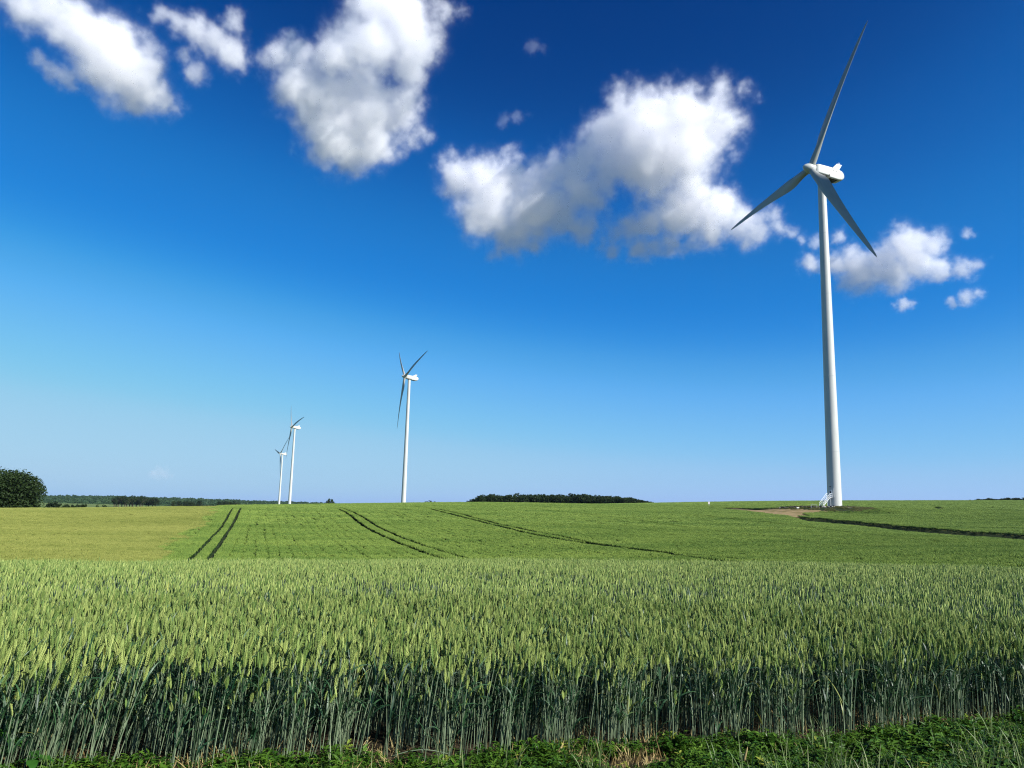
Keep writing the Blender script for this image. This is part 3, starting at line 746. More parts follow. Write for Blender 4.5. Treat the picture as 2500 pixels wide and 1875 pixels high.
# ------------------------------------------------------------------ trees
M_crown = field_mat('tree_foliage', (.008, .020, .006), (.030, .052, .014), .3, .3, .15)
M_bark = principled('bark', (.09, .07, .05), .9, .1, .4, 2)
def crown_mesh(seed, R=1., H=1., n=2200, leaf=.07, flat=.75, tight=1.):
    """crown in unit radius: clumps spread through the volume, each a spray of leaf quads"""
    rg = np.random.default_rng(seed); V = []; 
    ncl = max(14, n//26); cs = []
    for i in range(ncl):
        d = rg.normal(size=3); d /= np.linalg.norm(d); rr = (rg.uniform(.55, .9) if rg.random() < .75 else rg.uniform(.1, .6))*tight
        lump = 1+.16*math.sin(3*math.atan2(d[1], d[0])+seed)+.12*math.sin(5*d[2]+seed*1.7)
        c = d*rr*lump; c[2] = c[2]*flat
        if c[2] < -.55*flat: c[2] *= .6
        cs.append(c)
    per = n//ncl; Vt = []; 
    for c in cs:
        cr_ = rg.uniform(.10, .2)
        p = c+rg.normal(size=(per, 3))*cr_*np.array([.6, .6, .42])
        q_ = np.linalg.norm(p/np.array([1, 1, flat]), axis=1)[:, None]; p = p/np.maximum(1, q_/(.98*max(tight, .9)*1.02))
        a = rg.normal(size=(per, 3)); a[:, 2] *= .7; a /= np.linalg.norm(a, axis=1)[:, None]
        b = np.cross(a, rg.normal(size=(per, 3))); b /= np.linalg.norm(b, axis=1)[:, None]
        s = leaf*rg.uniform(.6, 1.3, (per, 1)); a = a*s; b = b*s*.7
        Vt.append(np.stack([p-a, p-b, p+a, p+b], 1))
    Vt = np.concatenate(Vt).reshape(-1, 3)*np.array([R, R, H]); Fq = np.arange(len(Vt)).reshape(-1, 4)
    me = np_mesh('crown', Vt, Fq); me.polygons.foreach_set('use_smooth', np.zeros(len(Fq), bool)); me.materials.append(M_crown); return me
def trunk_mesh(seed, h, r):
    rd = random.Random(seed); mb = MB()
    mb.tube([(0, 0, -.5), (.1*r, 0, h*.35), (rd.uniform(-.3, .3)*r, rd.uniform(-.3, .3)*r, h*.7)], [r*1.2, r*.9, r*.5], 8)
    for k in range(6):
        q = rd.uniform(0, 6.28); z0 = h*rd.uniform(.25, .6); l = h*rd.uniform(.3, .5)
        mb.tube([(0, 0, z0), (math.cos(q)*l*.45, math.sin(q)*l*.45, z0+l*.5), (math.cos(q)*l*.8, math.sin(q)*l*.8, z0+l*.9)], [r*.5, r*.3, r*.1], 6)
    return mb.mesh('trunk', [M_bark])
T_crowns = [crown_mesh(i, n=2600, leaf=.075) for i in range(7)]
T_trunk = trunk_mesh(3, 1.0, .045)
def tree(name, x, y, z, w, h, label, cat, group=None, crown=None, cr_bot=.12):
    """w = crown half width, h = total height"""
    root = empty(name, (x, y, z)); tag(root, label, cat, group)
    root.rotation_euler = (0, 0, random.uniform(0, 6.28))
    t = bpy.data.objects.new('trunk', T_trunk); COL.objects.link(t); t.parent = root; t.scale = (h, h, h*.9)
    c = bpy.data.objects.new('crown', crown or random.choice(T_crowns)); COL.objects.link(c); c.parent = root
    hh = h*(1-cr_bot)/2; c.location = (0, 0, h-hh); c.scale = (w, w, hh/.78)
    return root
def place(px, r):
    a = azi(px, 1230); return r*math.sin(a), r*math.cos(a)
def tree_px(name, px, ytop, wpx, r, label, cat, group=None, minz=None, **k):
    """tree at survey column px and distance r whose top reaches the sight line of row ytop"""
    x, y = place(px, r); z = gz(x, y)-.2; top = EYE+r*tane(px, ytop); h = max(top-z, 1.5)
    return tree(name, x, y, z, wpx/2/FOC*r, h, label, cat, group, **k)
# big tree at the left edge
bigc = crown_mesh(77, n=60000, leaf=.024, flat=.92, tight=.84)
tree_px('broadleaf_tree', 4, 1141, 176, 265, 'big round dark green tree at the left edge behind the yellowish field', 'tree', crown=bigc, cr_bot=-.35)
# low bushes behind the ridge on the left
for (px, yt, w, lab) in ((132, 1221, 34, 'largest of the low bushes behind the yellowish field, next to the big tree'), (163, 1228, 20, 'small bush right beside the largest one behind the yellowish field'),
                    (178, 1229.5, 14, 'smallest round bush in the middle of the low row behind the yellowish field'), (193, 1228.5, 24, 'flat wide bush near the right end of the low row behind the yellowish field'), (207, 1229.5, 16, 'bush closing the right end of the low row behind the yellowish field'),
                    (238, 1231, 10, 'tiny lone bush on the crest left of a faint pair'), (255, 1231.5, 14, 'tiny flat bush on the crest right of the low row')):
    tree_px('bush', px, yt, w, 430, lab, 'bush', 'low bushes behind the yellowish field', cr_bot=.0)
# darker trees in front of the far forest
for i in range(22):
    px = 277+103*i/21+random.uniform(-3, 3); yt = 1209.5+random.uniform(-1.5, 3.5)+(3 if px > 350 else 0)
    tree_px('broadleaf_tree', px, yt, random.uniform(11, 17), 1250+random.uniform(0, 60), 'dark tree in the grove before the far forest on the left', 'tree', 'grove before the far forest')
for i in range(9):
    px = 425+8*i+random.uniform(-3, 3); tree_px('broadleaf_tree', px, 1221+random.uniform(-1, 2.5), random.uniform(9, 13), 1300, 'small dark tree in the loose row right of the grove', 'tree', 'loose row right of the grove')
for i in range(6):
    px = 535+9*i; tree_px('broadleaf_tree', px, 1221.5+random.uniform(-1, 2.5), random.uniform(10, 14), 1350, 'small dark tree before the far forest above the twin tractor lines', 'tree', 'trees above the twin tractor lines')
# lone tree
tree_px('broadleaf_tree', 805.5, 1216.5, 22, 640, 'lone round dark tree on the crest between the turbines', 'tree', cr_bot=.0)
tree_px('bush', 937, 1227, 15, 500, 'tiny dark bush on the crest left of the middle turbine', 'bush', cr_bot=.0)
tree_px('bush', 914, 1229, 6, 500, 'tiny speck of a bush halfway between lone tree and middle turbine', 'bush', cr_bot=.0)
# low copse right of the middle turbine
for i, (px, yt, w) in enumerate([(1018, 1227, 14), (1030, 1225.5, 16), (1040, 1223.5, 16), (1050, 1221.5, 18), (1060, 1222.5, 16), (1070, 1225, 14), (1080, 1226, 14)]):
    tree_px('broadleaf_tree', px, yt, w, 700, 'dark tree in the low copse just right of the middle turbine', 'tree', 'low copse right of the middle turbine', cr_bot=.0)
# centre wood
prof_x = [1140, 1155, 1177, 1200, 1240, 1262, 1300, 1340, 1380, 1423, 1450, 1490, 1530, 1560, 1585, 1597]
prof_y = [1224, 1212, 1204.5, 1203, 1206, 1204, 1205, 1205, 1206, 1202.5, 1206, 1209, 1212, 1217, 1221, 1225]
for row, (r, n) in enumerate(((560, 34), (575, 32), (592, 28))):
    for i in range(n):
        px = 1148+(1590-1148)*(i+.5*(row % 2))/(n-1)+random.uniform(-4, 4)
        if px > 1594: continue
        yt = np.interp(px, prof_x, prof_y)+random.uniform(-1.6, 3.2)+(2-row)*1.6
        tree_px('broadleaf_tree', px, yt, random.uniform(24, 40)*(.6 if px < 1160 or px > 1560 else 1), r+random.uniform(-6, 6), 'dark green tree in the long wood right of the middle turbine', 'tree', 'long wood on the crest', cr_bot=.02)
# right wood
for i in range(26):
    px = 2392+12*i+random.uniform(-3, 3); yt = 1215.5+random.uniform(-1.8, 2.5)+(2.5 if i < 1 else 0)
    tree_px('broadleaf_tree', px, yt, random.uniform(14, 24), 640+random.uniform(0, 30), 'dark tree in the wood on the right horizon', 'tree', 'wood on the right horizon', cr_bot=.0)
tree_px('bush', 2369, 1219.5, 7, 600, 'tiny bush left of the wood on the right horizon', 'bush', cr_bot=0)
for px in (1703, 1716, 1745, 1783, 1822):
    tree_px('bush', px, 1224.5+random.uniform(-.5, .5), random.uniform(4, 8), 760, 'speck of a bush on the skyline left of the big turbine', 'bush', 'specks on the skyline', cr_bot=.0)
# far forest, one mass on its hill (ground rises under it)
m_ff = field_mat('far_foliage', (.018, .045, .018), (.045, .085, .03), .02, .02, .1)
ff = []
for i in range(5):
    me = crown_mesh(200+i, n=420, leaf=.17, flat=.8); me.materials.clear(); me.materials.append(m_ff)
    ff.append(bpy.data.objects.new('far_crown_%02d' % i, me))
C_ff = proto_collection('far_crowns', ff)
n = 9000; px = rng.uniform(-900, 1150, n); dep = rng.random(n); r = 1900+1300*dep
az = np.array([azi(a, 1225) for a in px]); x = r*np.sin(az); y = r*np.cos(az)
ytop = np.interp(px, [-900, 100, 200, 346, 461, 576, 700, 800, 860, 1150], [1194, 1208, 1208, 1212, 1215, 1219.5, 1223.5, 1227, 1230, 1236])
ybot = np.interp(px, [-900, 100, 280, 576, 700, 850, 1150], [1215, 1227, 1229, 1233, 1234, 1236, 1240])
row = ybot+(ytop-ybot)*dep**.8
ztop = np.array([EYE+rr*tane(a, b) for rr, a, b in zip(r, px, row)]); s = rng.uniform(7, 12, n)
k = np.ones(n, bool)
hillz = ztop-8
scatter('far_forest', np.stack([x, y, ztop-s*.7], 1), np.stack([np.zeros(n), np.zeros(n), rng.uniform(0, 6, n)], 1), np.stack([s, s, s], 1), rng.integers(0, 5, n), C_ff, 'bluish forest band along the far left horizon', 'forest')
# hill under the forest
hp = np.linspace(-900, 1150, 60); hr = np.linspace(1880, 3260, 10); Vh = []
for a in hp:
    aa = azi(a, 1225); yt = np.interp(a, [-900, 100, 200, 346, 461, 576, 700, 800, 860, 1150], [1194, 1208, 1208, 1212, 1215, 1219.5, 1223.5, 1227, 1230, 1236]); yb = np.interp(a, [-900, 100, 280, 576, 700, 850, 1150], [1215, 1227, 1229, 1233, 1234, 1236, 1240])
    for rr in hr:
        dd = np.clip((rr-1900)/1300, 0, 1); zz = EYE+rr*tane(a, yb+(yt-yb)*dd**.8)-11
        if rr < 1890 or rr > 3250: zz = -16
        Vh.append((rr*math.sin(aa), rr*math.cos(aa), zz))
nh_ = len(hr); Fh = [(i*nh_+j, i*nh_+j+1, (i+1)*nh_+j+1, (i+1)*nh_+j) for i in range(len(hp)-1) for j in range(nh_-1)]
me = np_mesh('hill', Vh, Fh); me.materials.append(principled('hill_ground', (.03, .05, .02), .9, .05, .3, .01)); ho = bpy.data.objects.new('hill', me); COL.objects.link(ho); tag(ho, kind='structure')

# ------------------------------------------------------------------ field verge: weeds, grass, straw
M_weed = plant_mat('weed_leaf', (.018, .075, .006), (.11, .22, .02), .2, .4, .35, cc=(.26, .28, .04))
M_vg = plant_mat('verge_grass', (.10, .19, .04), (.36, .42, .18), .25, .45, .3)
M_straw = plant_mat('straw', (.26, .17, .06), (.62, .50, .22), .15, .7, .2)
def oval(mb, c, d, w, l, up, mi=0):
    """small folded oval leaf"""
    d = Vector(d).normalized(); s = d.cross(Vector((0, 0, 1))).normalized(); n = s.cross(d).normalized()
    c = Vector(c); P = [c, c+d*l*.3+s*w*.42+n*w*.15, c+d*l*.65+s*w*.45+n*w*.1, c+d*l-n*w*.15, c+d*l*.65-s*w*.45+n*w*.1, c+d*l*.3-s*w*.42+n*w*.15, c+d*l*.5-n*w*.05]
    mb.add(P, [(0, 1, 6), (1, 2, 6), (2, 3, 6), (3, 4, 6), (4, 5, 6), (5, 0, 6)], mi)
def weed(seed):
    rd = random.Random(seed); mb = MB()
    for k in range(rd.randint(4, 7)):
        q = rd.uniform(0, 6.28); h = rd.uniform(.03, .11); tip = Vector((math.cos(q)*rd.uniform(.02, .07), math.sin(q)*rd.uniform(.02, .07), h))
        mb.tube([(0, 0, 0), tip], .0014, 3, 0, False)
        for j in range(rd.choice((3, 4, 5))):
            a = rd.uniform(0, 6.28); oval(mb, tip-Vector((0, 0, rd.uniform(0, .03))), (math.cos(a), math.sin(a), rd.uniform(-.3, .5)), rd.uniform(.012, .022), rd.uniform(.025, .048), 0)
    return mb.build('weed_%02d' % seed, [M_weed], link=False)
def grass(seed, mat, n, L0, L1, w, spread):
    rd = random.Random(seed); mb = MB()
    for k in range(n):
        leaf_strip(mb, (rd.uniform(-spread, spread), rd.uniform(-spread, spread), 0), rd.uniform(0, 6.28), rd.uniform(L0, L1), rd.uniform(1.0, 1.55), rd.uniform(.2, 1.3), w*rd.uniform(.7, 1.2), 0, 5, rd.uniform(-.8, .8))
    return mb.build('grass_%03d' % seed, [mat], link=False)
C_weed = proto_collection('weeds', [weed(i) for i in range(10)])
C_vg = proto_collection('vgrass', [grass(300+i, M_vg, 7, .08, .26, .005, .04) for i in range(8)])
C_straw = proto_collection('straws', [grass(400+i, M_straw, 9, .03, .11, .005, .06) for i in range(8)])
def verge(n, y0, y1, dens_fn):
    x = rng.uniform(-5.5, 6.5, n); y = edge_y(x)+rng.uniform(y0, y1, n); k = rng.random(n) < dens_fn(x, y); x, y = x[k], y[k]
    return x, y
def stuff_pts(x, y, sc, npro, tilt=.15):
    n = len(x); s = sc*rng.uniform(.7, 1.3, n)
    return np.stack([x, y, ground(x, y)], 1), np.stack([rng.normal(0, tilt, n), rng.normal(0, tilt, n), rng.uniform(0, 6.28, n)], 1), np.stack([s, s, s], 1), rng.integers(0, npro, n)
bare = lambda x, y: np.clip((np.hypot((x-.78)/.42, (y-edge_y(x)+.15)/.20)-.75)*3, 0, 1)
x, y = verge(40000, -2.6, .16, lambda x, y: np.clip(((y < edge_y(x)+.10) | (x < .8))*bare(x, y)*(.15+1.3*vnoise(x, y, .35, 31))*np.where(x > 0, 1, .75), 0, 1))
scatter('ground_weeds', *stuff_pts(x, y, .72+.16*np.clip((x-1.0)/2, 0, 1)+.5*(vnoise(x, y, .22, 44)-.5), 10), C_weed, 'low leafy green weeds covering the verge in front of the wheat', 'weeds')
x, y = verge(3600, -2.6, .0, lambda x, y: np.clip((.10+.9*(vnoise(x, y, .5, 33) > .55))*np.clip(.25+.35*x, .12, 1), 0, 1))
scatter('verge_grass', *stuff_pts(x, y, 1., 8), C_vg, 'thin pale grass blades standing among the verge weeds', 'grass')
x, y = verge(9000, -.22, .7, lambda x, y: np.clip(sum(np.exp(-((x-c)/w)**2) for c, w in ((.85, .45), (-.85, .2), (-1.7, .25), (3.0, .3)))*.42*(vnoise(x, y, .2, 35) > .35)+.03, 0, 1))
scatter('dry_straw', *stuff_pts(x, y, 1., 8, .4), C_straw, 'dry tan straw and dead leaves at the feet of the wheat', 'straw')

# broad leaved plants at the left end
M_bl = plant_mat('broad_leaf', (.03, .12, .015), (.05, .17, .02), .3, .35, .45)
def broad(name, x, y, z, leaves, label):
    root = empty(name, (x, y, z)); tag(root, label, 'plant', 'broad leaved weeds at the left end')
    mb = MB(); mb.tube([(0, 0, 0), (.01, 0, max(l[2] for l in leaves)+.01)], .005, 6); mb.build('stem', M_bl, root)
    for (q, el, h, ln, w) in leaves:
        mb = MB(); d = Vector((math.cos(q)*math.cos(el), math.sin(q)*math.cos(el), math.sin(el))); b0 = Vector((.01, 0, h)); s = d.cross(Vector((0, 0, 1))).normalized(); n = s.cross(d)
        vs = []; fs = []; K = 8
        mb.tube([b0, b0+d*ln*.15], .003, 4)
        for i in range(K+1):
            t = i/K; ww = w*math.sin(math.pi*min(1, t**.75*.97+.03))**.7*.5; c = b0+d*(ln*.12+ln*.88*t)-n*(.25*ln*t*t)
            rip = .006*math.sin(t*14)
            vs += [c-s*ww+n*(ww*.25+rip), c, c+s*ww+n*(ww*.25-rip)]
            if i: a = 3*(i-1); fs += [(a, a+1, a+4, a+3), (a+1, a+2, a+5, a+4)]
        mb.add(vs, fs); mb.build('leaf', M_bl, root, True)
    return root
def groundpt(px, py, h):
    d = ray(px, py); t = (h-EYE)/d[2]; return d[0]*t, d[1]*t
x_, y_ = groundpt(8, 1800, .18)
broad('broadleaf_weed', x_, y_, gz(x_, y_), [(.5, .5, .2, .13, .09), (-.3, .1, .19, .12, .085), (2.6, .4, .2, .12, .09), (-1.8, .0, .16, .12, .08), (1.5, .7, .2, .1, .08)], 'taller plant with big round leaves at the far left of the wheat edge')
x_, y_ = groundpt(75, 1850, .10)
broad('broadleaf_weed', x_, y_, gz(x_, y_), [(.1, .1, .12, .11, .07), (-1.0, -.1, .12, .1, .06), (1.9, .4, .12, .09, .06), (3.3, .1, .11, .09, .06)], 'lower broad leaved plant beside the tall round leaved one')
# bent fallen stalk and a dry flower stalk
x0, y0 = groundpt(955, 1838, .06); x1, y1 = groundpt(1095, 1834, .05)
mb = MB(); P_ = [Vector((x0, y0, .04)).lerp(Vector((x1, y1, .035)), k/8)+Vector((0, 0, .03*math.sin(math.pi*k/8))) for k in range(9)]
mb.tube(P_, .0028, 6, 0); o = mb.build('fallen_stalk', [M_stem], None, True); tag(o, 'pale wheat stalk lying flat along the front of the field', 'stalk')
x0, y0 = ground_at(1812, 1885)
root = empty('dry_flower_stalk', (x0, y0, gz(x0, y0))); tag(root, 'cream coloured dry grass head rising from the verge weeds right of centre', 'grass')
mb = MB(); mb.tube([(0, 0, 0), (.01, 0, .08)], .002, 5); mb.build('stem', M_straw, root)
mb = MB(); mb.tube([(.01, 0, .075), (.015, 0, .10), (.028, 0, .14), (.036, 0, .165)], [.003, .009, .006, .001], 8); mb.build('seed_head', M_straw, root, True)

# ------------------------------------------------------------------ light and sky
SAZ, SEL = 121.0, 34.0
sd = bpy.data.lights.new('sun', 'SUN'); sun = bpy.data.objects.new('sun', sd); COL.objects.link(sun)
sd.energy = 5.0; sd.angle = R_(.53); sd.color = (1, .975, .935)
dv = Vector((math.sin(R_(SAZ))*math.cos(R_(SEL)), math.cos(R_(SAZ))*math.cos(R_(SEL)), math.sin(R_(SEL))))
sun.rotation_euler = dv.to_track_quat('Z', 'Y').to_euler(); sun.location = dv*500
wd = bpy.data.worlds.new('World'); scene.world = wd; wd.use_nodes = True
N, L = wd.node_tree.nodes, wd.node_tree.links; N.clear()
wo = N.new('ShaderNodeOutputWorld'); bg = N.new('ShaderNodeBackground'); sk = N.new('ShaderNodeTexSky'); sk.sky_type = 'NISHITA'
sk.sun_disc = False; sk.sun_elevation = R_(SEL); sk.sun_rotation = R_(SAZ); sk.air_density = 1.0; sk.dust_density = .6; sk.ozone_density = 2.5; sk.altitude = 100
def vscale(inp, k):
    v = N.new('ShaderNodeVectorMath'); v.operation = 'SCALE'; v.inputs['Scale'].default_value = k; L.new(inp, v.inputs[0]); return v.outputs[0]
cv = N.new('ShaderNodeRGBCurve'); cm = cv.mapping
for ch, P_ in enumerate((((0, 0), (.075, .001), (.126, .012), (.157, .020), (.20, .075), (.245, .138), (.338, .238), (.406, .32), (.55, .385), (1, .55)),
                      ((0, 0), (.128, .044), (.17, .11), (.208, .180), (.257, .238), (.32, .37), (.376, .46), (.515, .59), (.68, .645), (1, .75)),
                      ((0, 0), (.128, .228), (.17, .42), (.208, .575), (.257, .70), (.32, .81), (.376, .885), (.43, .88), (.48, .865), (.55, .85), (.68, .85), (1, .85)))):
    c_ = cm.curves[ch]; c_.points[0].location = P_[0]; c_.points[1].location = P_[-1]
    for q in P_[1:-1]: c_.points.new(*q)
    for q in c_.points: q.handle_type = 'VECTOR' if False else 'AUTO_CLAMPED'
cm.update()
sx = N.new('ShaderNodeSeparateColor'); cx = N.new('ShaderNodeCombineColor'); L.new(vscale(sk.outputs[0], .09), sx.inputs[0])
L.new(sx.outputs[0], cx.inputs[0]); L.new(sx.outputs[1], cx.inputs[1]); L.new(sx.outputs[1], cx.inputs[2])
L.new(cx.outputs[0], cv.inputs['Color']); SKY_K = .0535
L.new(vscale(cv.outputs['Color'], 1/.09), bg.inputs[0]); L.new(bg.outputs[0], wo.inputs[0])
bg.inputs[1].default_value = SKY_K

# ------------------------------------------------------------------ clouds: voxel volumes lit by the sun
def cloud(name, blobs, dist, vox, dens, label, seed, kind=None, wisp=1.0):
    cs = []
    rd = random.Random(seed)
    for (px, py, rp) in blobs:
        r = rp/FOC*dist*1.13; d = Vector(ray(px, py)); dd = dist+rd.uniform(-.35, .35)*r
        # sight rays off the axis are longer for the same image size: keep the apparent radius
        r *= 1/max(.75, float(np.dot(ray(px, py), FWD)))**0
        cs.append((d*dd+Vector((0, 0, EYE)), r))
    lo = Vector([min(c[i]-r*1.35 for c, r in cs) for i in range(3)]); hi = Vector([max(c[i]+r*1.35 for c, r in cs) for i in range(3)])
    org = (lo+hi)/2
    vol = bpy.data.volumes.new(name); o = bpy.data.objects.new(name, vol); COL.objects.link(o); o.location = org
    ng = bpy.data.node_groups.new(name, 'GeometryNodeTree')
    ng.interface.new_socket('Geometry', in_out='INPUT', socket_type='NodeSocketGeometry'); ng.interface.new_socket('Geometry', in_out='OUTPUT', socket_type='NodeSocketGeometry')
    N, L = ng.nodes, ng.links; go = N.new('NodeGroupOutput'); vc = N.new('GeometryNodeVolumeCube')
    pos = N.new('GeometryNodeInputPosition')
    R0 = float(np.median([r for c, r in cs]))
    def noise(scale, det, rough, dim='3D', off=0):
        n = N.new('ShaderNodeTexNoise'); n.inputs['Scale'].default_value = scale; n.inputs['Detail'].default_value = det; n.inputs['Roughness'].default_value = rough
        a = N.new('ShaderNodeVectorMath'); a.operation = 'ADD'; a.inputs[1].default_value = (off+seed*13.7, off*2+seed*5.1, off*3); L.new(pos.outputs[0], a.inputs[0]); L.new(a.outputs[0], n.inputs['Vector'])
        return n
    def math_(op, a, b, c=None):
        m = N.new('ShaderNodeMath'); m.operation = op
        for i, q in enumerate((a, b, c)):
            if q is None: continue
            if isinstance(q, (int, float)): m.inputs[i].default_value = q
            else: L.new(q, m.inputs[i])
        return m.outputs[0]
    wn = noise(1/(1.3*R0), 6, .62, off=500)
    wv = N.new('ShaderNodeVectorMath'); wv.operation = 'MULTIPLY_ADD'; L.new(wn.outputs['Color'], wv.inputs[0]); wv.inputs[1].default_value = (1.5*R0,)*3
    sh = N.new('ShaderNodeVectorMath'); sh.operation = 'ADD'; L.new(pos.outputs[0], sh.inputs[0]); sh.inputs[1].default_value = (-.75*R0,)*3; L.new(sh.outputs[0], wv.inputs[2])
    wn2 = noise(1/(.42*R0), 5, .6, off=300)
    wv2 = N.new('ShaderNodeVectorMath'); wv2.operation = 'MULTIPLY_ADD'; L.new(wn2.outputs['Color'], wv2.inputs[0]); wv2.inputs[1].default_value = (.7*R0,)*3
    sh2 = N.new('ShaderNodeVectorMath'); sh2.operation = 'ADD'; L.new(wv.outputs[0], sh2.inputs[0]); sh2.inputs[1].default_value = (-.35*R0,)*3; L.new(sh2.outputs[0], wv2.inputs[2])
    wv = wv2
    acc = None
    for (c, r) in cs:
        dn = N.new('ShaderNodeVectorMath'); dn.operation = 'DISTANCE'; L.new(wv.outputs[0], dn.inputs[0]); dn.inputs[1].default_value = c-org
        f = math_('MULTIPLY_ADD', dn.outputs['Value'], -1/r, 1.0)
        f = math_('MULTIPLY', f, min(1.6, r/R0)**.5)
        acc = f if acc is None else math_('SMOOTH_MAX', acc, f, .34)
    n1 = noise(1/(1.0*R0), 10, .72, off=100)
    n2 = noise(1/(2.6*R0), 3, .5, off=900)
    # f + (noise-.5)*a
    v = math_('MULTIPLY_ADD', n1.outputs['Fac'], 2.5*wisp, acc)
    v = math_('MULTIPLY_ADD', n2.outputs['Fac'], .8, v)
    raw = math_('SUBTRACT', v, 1.25*wisp+.40+.05)
    veil = math_('MINIMUM', math_('MAXIMUM', math_('MULTIPLY_ADD', raw, .9, .30), 0.0), 1.0)
    veil = math_('MULTIPLY', math_('POWER', veil, 2.0), .20)
    v = math_('MULTIPLY', raw, 1.7)
    v = math_('MINIMUM', math_('MAXIMUM', v, 0.0), 1.0)
    v = math_('POWER', v, 2.0)
    v = math_('MULTIPLY', math_('ADD', v, veil), dens*.95)
    L.new(v, vc.inputs['Density'])
    vc.inputs['Min'].default_value = lo-org; vc.inputs['Max'].default_value = hi-org
    for ax, k in zip('XYZ', range(3)): vc.inputs['Resolution '+ax].default_value = int(max(24, (hi[k]-lo[k])/vox))
    sm = N.new('GeometryNodeSetMaterial'); sm.inputs['Material'].default_value = M_cloud; L.new(vc.outputs[0], sm.inputs[0]); L.new(sm.outputs[0], go.inputs[0])
    vol.materials.append(M_cloud)
    md = o.modifiers.new('cloud', 'NODES'); md.node_group = ng
    tag(o, label, 'cloud'); return o
M_cloud, nt, N, L = new_mat('cloud_droplets')
out = N.new('ShaderNodeOutputMaterial'); pv = N.new('ShaderNodeVolumePrincipled'); L.new(pv.outputs[0], out.inputs['Volume'])
pv.inputs['Color'].default_value = (1, .993, 1, 1); pv.inputs['Density'].default_value = 1.0; pv.inputs['Anisotropy'].default_value = .0
CL = {
 'A': [(20,0,30),(60,10,45),(110,20,50),(175,60,55),(215,85,70),(250,120,75),(295,160,80),(340,195,72),(375,228,48),(415,255,28),(445,268,16),(250,185,50),(330,230,40)],
 'A2': [(96,142,20),(125,168,24),(155,192,26),(178,208,18)],
 'A3': [(395,35,22),(430,55,28),(480,75,36),(530,100,42),(570,55,28),(565,130,40),(590,160,22),(450,140,20),(480,175,28)],
 'B': [(650,155,32),(690,140,45),(740,150,55),(800,150,60),(850,130,75),(900,90,85),(960,40,85),(890,20,60),(1000,70,55),(1020,120,55),(985,165,55),(1070,145,20),(1080,15,35),(1125,35,18),(740,215,75),(800,260,90),(880,280,95),(955,270,75),(1000,245,38),(820,330,80),(900,335,70),(840,390,48),(832,425,28),(1030,320,18),(710,90,18)],
 'C': [(1085,400,32),(1120,430,55),(1180,445,65),(1250,440,68),(1340,432,70),(1395,445,60),(1200,510,80),(1290,505,90),(1370,510,70),(1250,580,55),(1310,585,40),(1210,612,22),(1440,545,40),(1425,470,62),(1465,500,42),(1400,400,45),(1640,490,58),(1700,470,46),(1480,440,55),
       (1440,375,42),(1475,325,60),(1540,290,70),(1600,280,72),(1680,290,72),(1745,320,60),(1600,365,100),(1690,370,80),(1520,400,66),(1680,440,50),(1600,450,58),(1690,215,32),(1760,218,36),(1820,232,26),(1855,240,14),(1750,250,42)],
 'C2': [(1700,520,62),(1755,505,60),(1800,540,50),(1650,530,50),(1580,545,48),(1540,560,38),(1560,610,36),(1490,612,30),(1600,600,34),(1850,560,36),(1900,560,24),(1825,590,24),(1740,560,48),(1690,470,36),(1880,530,28),(1930,562,20),(1640,590,36),(1700,590,30),(1500,575,34)],
 'D': [(1990,590,20),(1975,645,28),(2040,645,38),(2100,665,52),(2108,695,24),(2170,630,42),(2215,600,46),(2270,592,38),(2200,562,22),(2240,650,42),(2185,665,42),(2300,655,28),(2350,655,26),(2045,577,20),(1960,585,18),(2150,655,40),(2080,620,32),(2380,650,20)],
 'E': [(2360,725,20),(2388,715,16),(2325,738,13)],
 'F': [(2205,743,18),(2185,746,11),(2225,742,11)],
 'G': [(2362,568,14),(2375,572,9)],
 'H': [(1300,112,20),(1325,120,12)],
 'J': [(378,1157,16),(396,1158,18),(412,1160,9)],
 'I': [(1230,292,18),(1262,285,18),(1290,276,12)],
}
cloud('cloud', CL['A'], 2700, 4, .018, 'large white cloud slanting across the upper left corner', 1)
cloud('cloud', CL['A2'], 2700, 4, .016, 'small torn cloud strip hanging below the upper left cloud', 2, wisp=.9)
cloud('cloud', CL['A3'], 2700, 5, .016, 'thin greyish cloud between the upper left cloud and the tall heart shaped one', 3)
cloud('cloud', CL['B'], 2800, 4, .019, 'tall heart shaped white cloud reaching the top edge left of centre', 4)
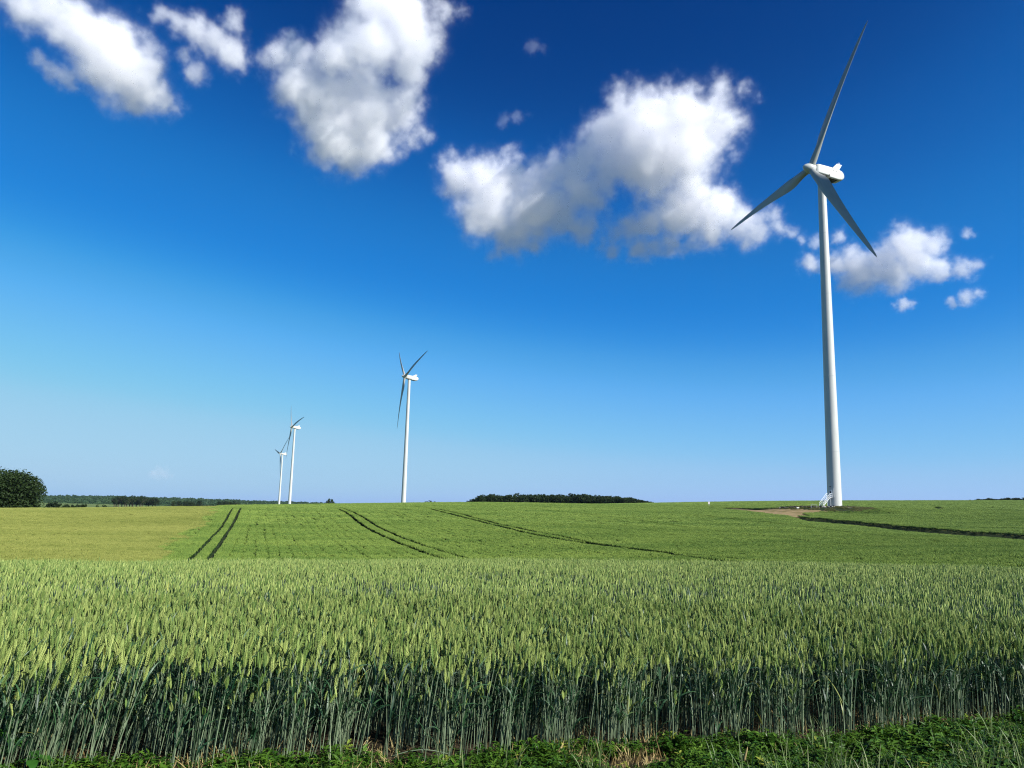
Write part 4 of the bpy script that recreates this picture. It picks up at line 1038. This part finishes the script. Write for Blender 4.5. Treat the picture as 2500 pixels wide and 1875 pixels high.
cloud('cloud', CL['C'], 3200, 4.5, .017, 'widest white cloud spreading over the centre of the sky', 5)
cloud('cloud', CL['C2'], 3200, 4.5, .015, 'ragged white cloud behind the left blade of the big turbine', 6)
cloud('cloud', CL['D'], 3500, 4.5, .016, 'white puffy cloud right of the big tower', 7)
cloud('cloud', CL['E'], 3600, 4, .020, 'small oval cloud low at the right edge of the sky', 8, wisp=.9)
cloud('cloud', CL['F'], 3600, 4, .018, 'small round cloud low right of the big tower', 9, wisp=.9)
cloud('cloud', CL['G'], 3600, 4, .014, 'tiny cloud puff above the right end of the puffy cloud', 10, wisp=.9)
cloud('cloud', CL['H'], 3000, 4, .0022, 'faint cloud wisp high in the dark blue right of centre top', 11)
cloud('cloud', CL['I'], 3000, 4, .0032, 'faint cloud streak above the widest cloud', 12)

cloud('cloud', CL['J'], 12000, 14, .0016, 'faint pinkish cloud low over the far forest on the left', 13)
# thin summer haze: closed box of even air round the camera and the land, clouds outside
mh, nt, N, L = new_mat('haze_air'); out = N.new('ShaderNodeOutputMaterial'); pv = N.new('ShaderNodeVolumePrincipled'); L.new(pv.outputs[0], out.inputs['Volume'])
pv.inputs['Color'].default_value = (.62, .80, 1, 1); pv.inputs['Density'].default_value = 2.2e-5; pv.inputs['Anisotropy'].default_value = .2
mb = MB(); mb.box((0, 0, 70), (9700, 9700, 100)); hz = mb.build('haze', mh); tag(hz, 'thin bluish air between the viewer and the far woods', 'haze', kind='stuff')

# ------------------------------------------------------------------ render settings
scene.view_settings.view_transform = 'Standard'; scene.view_settings.look = 'None'; scene.view_settings.exposure = .75; scene.view_settings.gamma = 1
c = scene.cycles
c.max_bounces = 28; c.diffuse_bounces = 1; c.glossy_bounces = 2; c.transmission_bounces = 3; c.volume_bounces = 28; c.transparent_max_bounces = 4
c.volume_step_rate = 2; c.volume_max_steps = 256
c.use_denoising = True; c.denoising_input_passes = 'RGB_ALBEDO_NORMAL'; c.pixel_filter_type = 'BLACKMAN_HARRIS'; c.filter_width = 1.15
try: c.denoising_prefilter = 'NONE'
except Exception: pass
